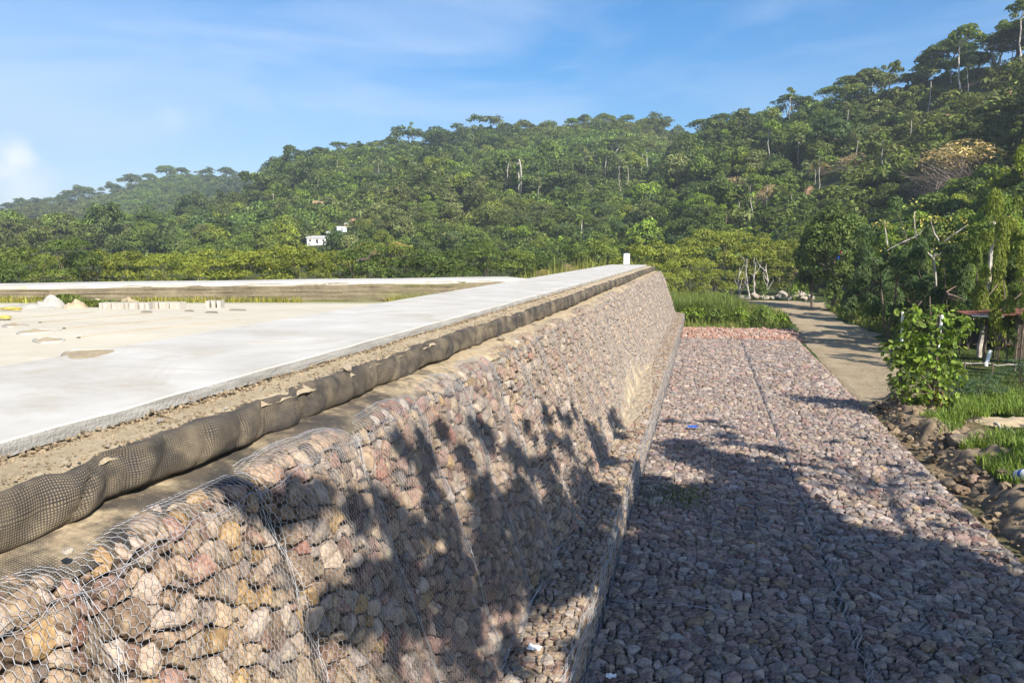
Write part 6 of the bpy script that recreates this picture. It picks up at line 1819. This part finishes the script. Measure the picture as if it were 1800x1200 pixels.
# ------------------------------------------------------------------ tree beside the camera that throws the dappled shade
SUNT = SUNV
shade = [  # shadow centre in the picture, radius in metres, height of the crown part above the apron
    ]
def surf_hit(u, v):
    d = ray(u, v); o_ = np.array([0, 0, CAMZ])
    for t_ in np.arange(3, 60, .03):
        p = o_ + d * t_
        if p[2] <= 0: return p
        if p[2] < .8 and p[0] < -1.55: return p
        if p[2] < 4.15 and p[0] < -3.45 + (4.0 - p[2]) * .335: return p
    return p
SH = [(1215, 800, .9, 11), (1270, 765, .5, 12), (1330, 850, 1.0, 11), (1290, 900, 1.3, 10.5), (1200, 880, 1.1, 10.5), (1130, 850, .8, 10), (1400, 930, 1.0, 11), (1340, 980, 1.3, 10), (1220, 980, 1.3, 10), (1470, 990, .8, 11), (1430, 1060, 1.2, 10), (1300, 1080, 1.4, 10), (1180, 1080, 1.3, 9.5), (1560, 1000, .8, 11), (1560, 1080, 1.0, 10.5), (1660, 1010, .8, 11), (1680, 1090, 1.0, 10.5), (1760, 1030, .7, 11), (1780, 1110, 1.0, 10), (1520, 1160, 1.2, 10), (1380, 1170, 1.3, 9.5), (1240, 1180, 1.2, 9.5), (1120, 1180, 1.0, 9.5), (1680, 1180, 1.1, 10), (1180, 740, .35, 12), (1370, 790, .35, 12), (1440, 905, .45, 11),
      (1080, 745, .40, 10.5), (1050, 800, .70, 10.5), (1020, 870, .75, 10), (960, 850, .60, 10), (920, 900, .62, 10), (990, 930, .75, 10), (860, 910, .40, 10), (930, 985, .7, 10), (860, 980, .45, 10), (1040, 960, .7, 10), (960, 735, .22, 11), (1000, 725, .22, 11), (900, 800, .3, 10.5), (850, 760, .22, 11), (760, 800, .24, 11), (745, 850, .25, 11), (800, 1030, .45, 9.5), (870, 1050, .5, 9.5), (720, 1010, .25, 10), (690, 1060, .25, 10), (610, 1090, .22, 10), (460, 870, .18, 10.5), (520, 880, .16, 10.5), (680, 890, .2, 10.5), (820, 1120, .35, 9.5), (1060, 1080, .6, 9.5), (900, 1150, .35, 9.5), (1010, 1180, .5, 9.5), (1080, 900, .6, 10), (700, 790, .15, 11), (620, 930, .16, 10.5)]
def inside(P_, x, y):
    c_ = False; j_ = len(P_) - 1
    for i_ in range(len(P_)):
        if (P_[i_][1] > y) != (P_[j_][1] > y) and x < (P_[j_][0] - P_[i_][0]) * (y - P_[i_][1]) / (P_[j_][1] - P_[i_][1]) + P_[i_][0]: c_ = not c_
        j_ = i_
    return c_
sr = np.random.default_rng(404)
def fillp(P_, step, rad, zc):
    xs = [p_[0] for p_ in P_]; ys_ = [p_[1] for p_ in P_]
    for x in np.arange(min(xs), max(xs), step):
        for y in np.arange(min(ys_), max(ys_), step):
            a_, b_ = x + sr.uniform(-.5, .5) * step, y + sr.uniform(-.5, .5) * step
            if inside(P_, a_, b_): SH.append((a_, b_, rad * sr.uniform(.7, 1.3), zc + sr.uniform(-.4, .8)))
fillp([(1150, 775), (1215, 752), (1300, 790), (1400, 868), (1440, 900), (1520, 925), (1640, 945), (1800, 1010), (1800, 1195), (1060, 1195), (1100, 900)], 62, .85, 10.3)
fillp([(1150, 745), (1260, 740), (1420, 800), (1420, 850), (1300, 800)], 42, .30, 11.5)
fillp([(840, 850), (930, 790), (1000, 760), (1085, 750), (1090, 850), (1040, 1000), (1000, 1050), (870, 1060), (790, 1010), (800, 930)], 42, .40, 10.0)
fillp([(640, 980), (800, 1010), (870, 1120), (840, 1195), (760, 1100), (650, 1060)], 42, .20, 9.7)
fillp([(700, 770), (860, 750), (1080, 715), (1080, 760), (900, 800), (760, 860)], 44, .20, 10.6)
fillp([(400, 860), (470, 840), (560, 865), (680, 850), (740, 900), (690, 960), (560, 930), (450, 900)], 44, .14, 10.3)
fillp([(540, 1065), (700, 1030), (840, 1040), (850, 1130), (700, 1120), (560, 1115)], 44, .22, 9.7)
fillp([(700, 880), (830, 850), (820, 1000), (690, 1000)], 46, .24, 10.0)
fillp([(1320, 790), (1500, 765), (1640, 800), (1790, 950), (1640, 930), (1440, 885)], 44, .15, 11.2)
fillp([(1640, 760), (1800, 800), (1800, 960), (1700, 860)], 46, .22, 10.6)
tb_ = np.array([12.5, 1.0, 0.0])
t = thing('shade_tree', 'large leafy tree overhanging the near end of the stone bed', 'tree', tb_)
rs = np.random.default_rng(66)
lob = []
for (u, v, rad, zc) in SH:
    p = surf_hit(u, v); q = p + SUNT * ((zc - p[2]) / SUNT[2]); rad *= 1.0
    lob.append((*(q - tb_), rad, rad, rad * .5))
Lb = np.array(lob); tot = [int(330 * L[3] ** 1.7 + 26) for L in lob]
VV, FF, TT, off = [], [], [], 0
sunl = SUNT / np.linalg.norm(SUNT)
for L, n_ in zip(lob, tot):
    subs = []
    for q in range(6 if L[3] > .3 else 3):
        d_ = rs.normal(0, .5, 3) * L[3]; d_[2] *= .4
        subs.append((L[0] + d_[0], L[1] + d_[1], L[2] + d_[2], L[3] * rs.uniform(.35, .7), L[3] * rs.uniform(.35, .7), L[3] * .3))
    subs = [tuple(L)] * (2 if L[3] > .6 else 0) + subs
    for q in range(5 if L[3] > .6 else 0):            # leaves added up along the sun rays to deepen the shade below
        d_ = sunl * rs.uniform(1.2, 3.2) + rs.normal(0, .25, 3) * L[3]
        subs.append((L[0] + d_[0], L[1] + d_[1], L[2] + d_[2], L[3] * .8, L[3] * .8, L[3] * .4))
    V, F, c = leaf_cloud(subs, int(n_ * (2.0 if L[3] > .6 else .8)), .17, rs, under=1, shape=.5, tonev=.2)
    VV.append(V); FF.append(F + off); off += len(V); TT.append(c)
o = mk('crown', np.concatenate(VV), np.concatenate(FF), M_LEAF, t, tint=np.concatenate(TT)); o.color = (*GREEN['mid'], 1)
g = G(); trk = limb((0, 0, -.3), (-.6, .8, 6.5), rs, .04, 9); g.tube(trk, np.linspace(.38, .22, 9), 9)
lim_ends = [np.array(e) - tb_ for e in ((10.5, 4, 9.2), (7.0, 5.0, 9.4), (13.5, 7.5, 9.8), (9.0, -1.0, 9.2), (14.5, 12.0, 10.2))]
for e in lim_ends:
    g.tube(limb(trk[-1 if e[2] > 9.3 else -2], e, rs, .05, 8), np.linspace(.17, .06, 8), 6)
for L in lob:
    e = min(lim_ends, key=lambda q: np.linalg.norm(q - np.array(L[:3]))); g.tube(limb(e, L[:3], rs, .08, 5), np.linspace(.035, .01, 5), 4)
link('trunk', g.mesh('shade_trunk', M_DARKBARK), t)
flush_labels()

# ------------------------------------------------------------------ air between here and the hills
g = G(); g.box((-150, 430, 92), (2600, 1500, 212))
hz = bpy.data.materials.new('haze'); hz.use_nodes = True
n = hz.node_tree.nodes; n.remove(n['Principled BSDF'])
pv = n.new('ShaderNodeVolumePrincipled'); pv.inputs['Color'].default_value = (.80, .90, 1.0, 1); pv.inputs['Density'].default_value = HAZE; pv.inputs['Anisotropy'].default_value = .2
hz.node_tree.links.new(pv.outputs['Volume'], n['Material Output'].inputs['Volume'])
o = link('haze', g.mesh('haze', hz)); tag(o, 'thin blue haze of the air before the far hills', 'haze', None, 'stuff')
